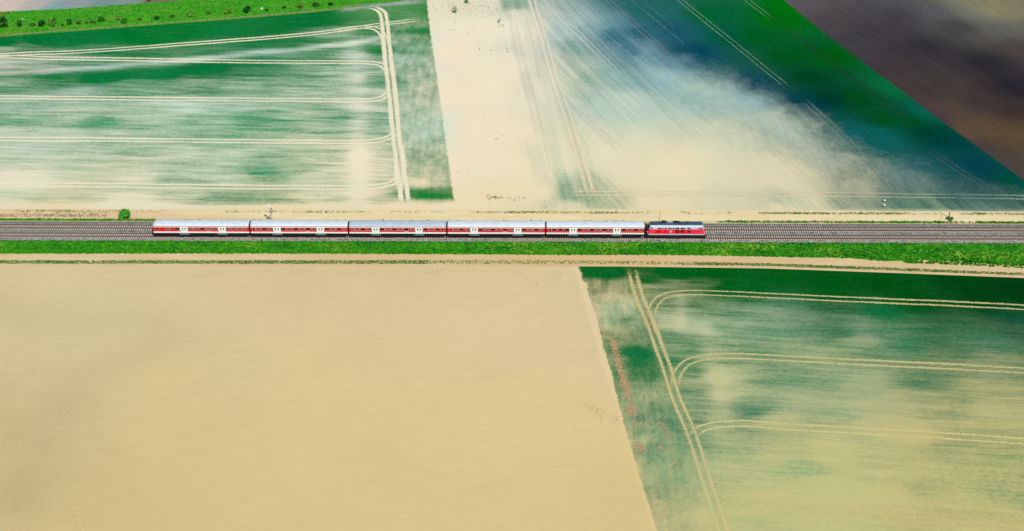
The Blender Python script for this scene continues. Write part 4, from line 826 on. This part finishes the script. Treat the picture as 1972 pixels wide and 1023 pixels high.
def post(px, py, hgt, label, mt=DKP, r_=.07, name='post', top=None, z=.02, lean=0):
    x, y = at(px, py, z); o = empty(name, (x, y, z)); tag(o, label, 'post'); m = MB(); m.tube((0, 0, -.2), (lean, 0, hgt), r_, r_ * .8); m.tube((0, 0, -.2), (0, 0, .1), r_ * 1.5); m.build('shaft', mt, o)
    if top: m = MB(); m.box(lean - top[0], lean + top[0], -.05, .05, hgt - top[1], hgt + .02); m.build('plate', top[2], o)
    return o
post(1270.5, 423.5, 2.4, 'slim dark pole behind the locomotive', r_=.05, top=(.1, .2, STL))
post(499.7, 409.5, .9, 'short grey stake left of the signal mast', STL, .06)
post(1827, 419.5, 1.7, 'dark timber post rising out of the low shrub', r_=.16, top=(.18, .1, DKP))
post(1817.5, 431, .75, 'short reddish post on the far verge below the shrub', mat_plain('rust_brown', S(130, 70, 45), .8), .12, top=(.14, .1, DKP), z=.3)
post(1812, 421, 1.2, 'thin dead sapling left of the low shrub', DKP, .04, 'dead_sapling', lean=.3)
post(293.3, 467.5, .65, 'dark marker post at the ballast edge below the control carriage', r_=.08, top=(.1, .2, DKP), z=.5)
post(503, 465.2, .6, 'dark marker post at the ballast edge under the second carriage', r_=.13, top=(.14, .25, DKP), z=.5)
post(792, 467.8, .45, 'small dark marker post at the ballast edge under the middle carriage', r_=.07, top=(.09, .15, DKP), z=.5)
post(1827, 471, .6, 'dark marker post at the ballast edge on the far right', r_=.08, top=(.1, .2, DKP), z=.5)
post(44, 40, .8, 'small white sign on a thin stake on the grass bank', STL, .04, 'sign', top=(.28, .22, WP))
post(17, 27, 1.0, 'dark upright stake at the top edge of the bank, far left', DKP, .15, top=(.2, .3, DKP))
post(5.5, 36, 1.9, 'red round topped marker above the conical bush at the left edge', STL, .05, 'marker_post', top=(.33, .5, REDP))
def stone(px, py, s, label, mt=WP, z=.02):
    x, y = at(px, py, z); bm = bmesh.new(); bmesh.ops.create_icosphere(bm, subdivisions=2, radius=s)
    for v in bm.verts: v.co *= random.uniform(.85, 1.12); v.co.z *= .6
    me = bpy.data.meshes.new('stone'); bm.to_mesh(me); bm.free(); me.materials.append(mt); o = link(bpy.data.objects.new('stone', me)); o.location = (x, y, z + s * .3); tag(o, label, 'stone')
stone(175, 505, .25, 'white stone on the grass line beside the brown floodwater')
stone(504, 17, .5, 'pale stone on the grass bank beside the tiny shrub', mat_plain('pale_stone', S(205, 210, 180), .9))
stone(17, 427.5, .32, 'pale stone on the verge at the left end of the far track', WP, .3)
stone(236, 490, .2, 'small white stone on the lower muddy lane', WP)
# two white wading birds
def bird(px, py, yaw, label, s=1.0):
    x, y = at(px, py); r = empty('bird', (x, y, 0), yaw); tag(r, label, 'bird', 'white wading birds in the flooded crop'); r.scale = (s, s, s)
    me = bpy.data.meshes.new('body'); V = [(-.38, 0, .62), (-.22, 0, .66), (0, 0, .68), (.2, 0, .74), (.3, 0, .86), (.32, 0, 1.0), (.36, 0, 1.08), (.46, 0, 1.06)]
    me.from_pydata(V, [(i, i + 1) for i in range(7)], []); o = link(bpy.data.objects.new('body', me)); o.parent = r; me.materials.append(WP)
    md = o.modifiers.new('s', 'SKIN'); sk = me.skin_vertices[0].data
    for i, q in enumerate((.05, .15, .2, .14, .06, .045, .055, .02)): sk[i].radius = (q, q)
    sk[2].use_root = True; o.modifiers.new('u', 'SUBSURF').levels = 1
    m = MB(); m.add([(-.52, -.06, .56), (-.1, -.17, .72), (.02, -.15, .6), (-.52, .06, .56), (-.1, .17, .72), (.02, .15, .6), (-.3, 0, .74)], [(0, 1, 2), (3, 4, 5), (0, 1, 6), (3, 4, 6)]); m.build('wing_tips', DKP, r)
    m = MB(); m.tube((.44, 0, 1.06), (.68, 0, 1.0), .025, .008, 6); m.build('beak', REDP, r)
    for q in (-.07, .07): m = MB(); m.tube((0, q, .6), (.02, q, -.02), .018, n=5); m.build('leg', REDP, r)
bird(1703, 390, D2R(200), 'upper of two white wading birds in the flooded crop')
bird(1702.5, 399, D2R(160), 'lower of two white wading birds in the flooded crop')
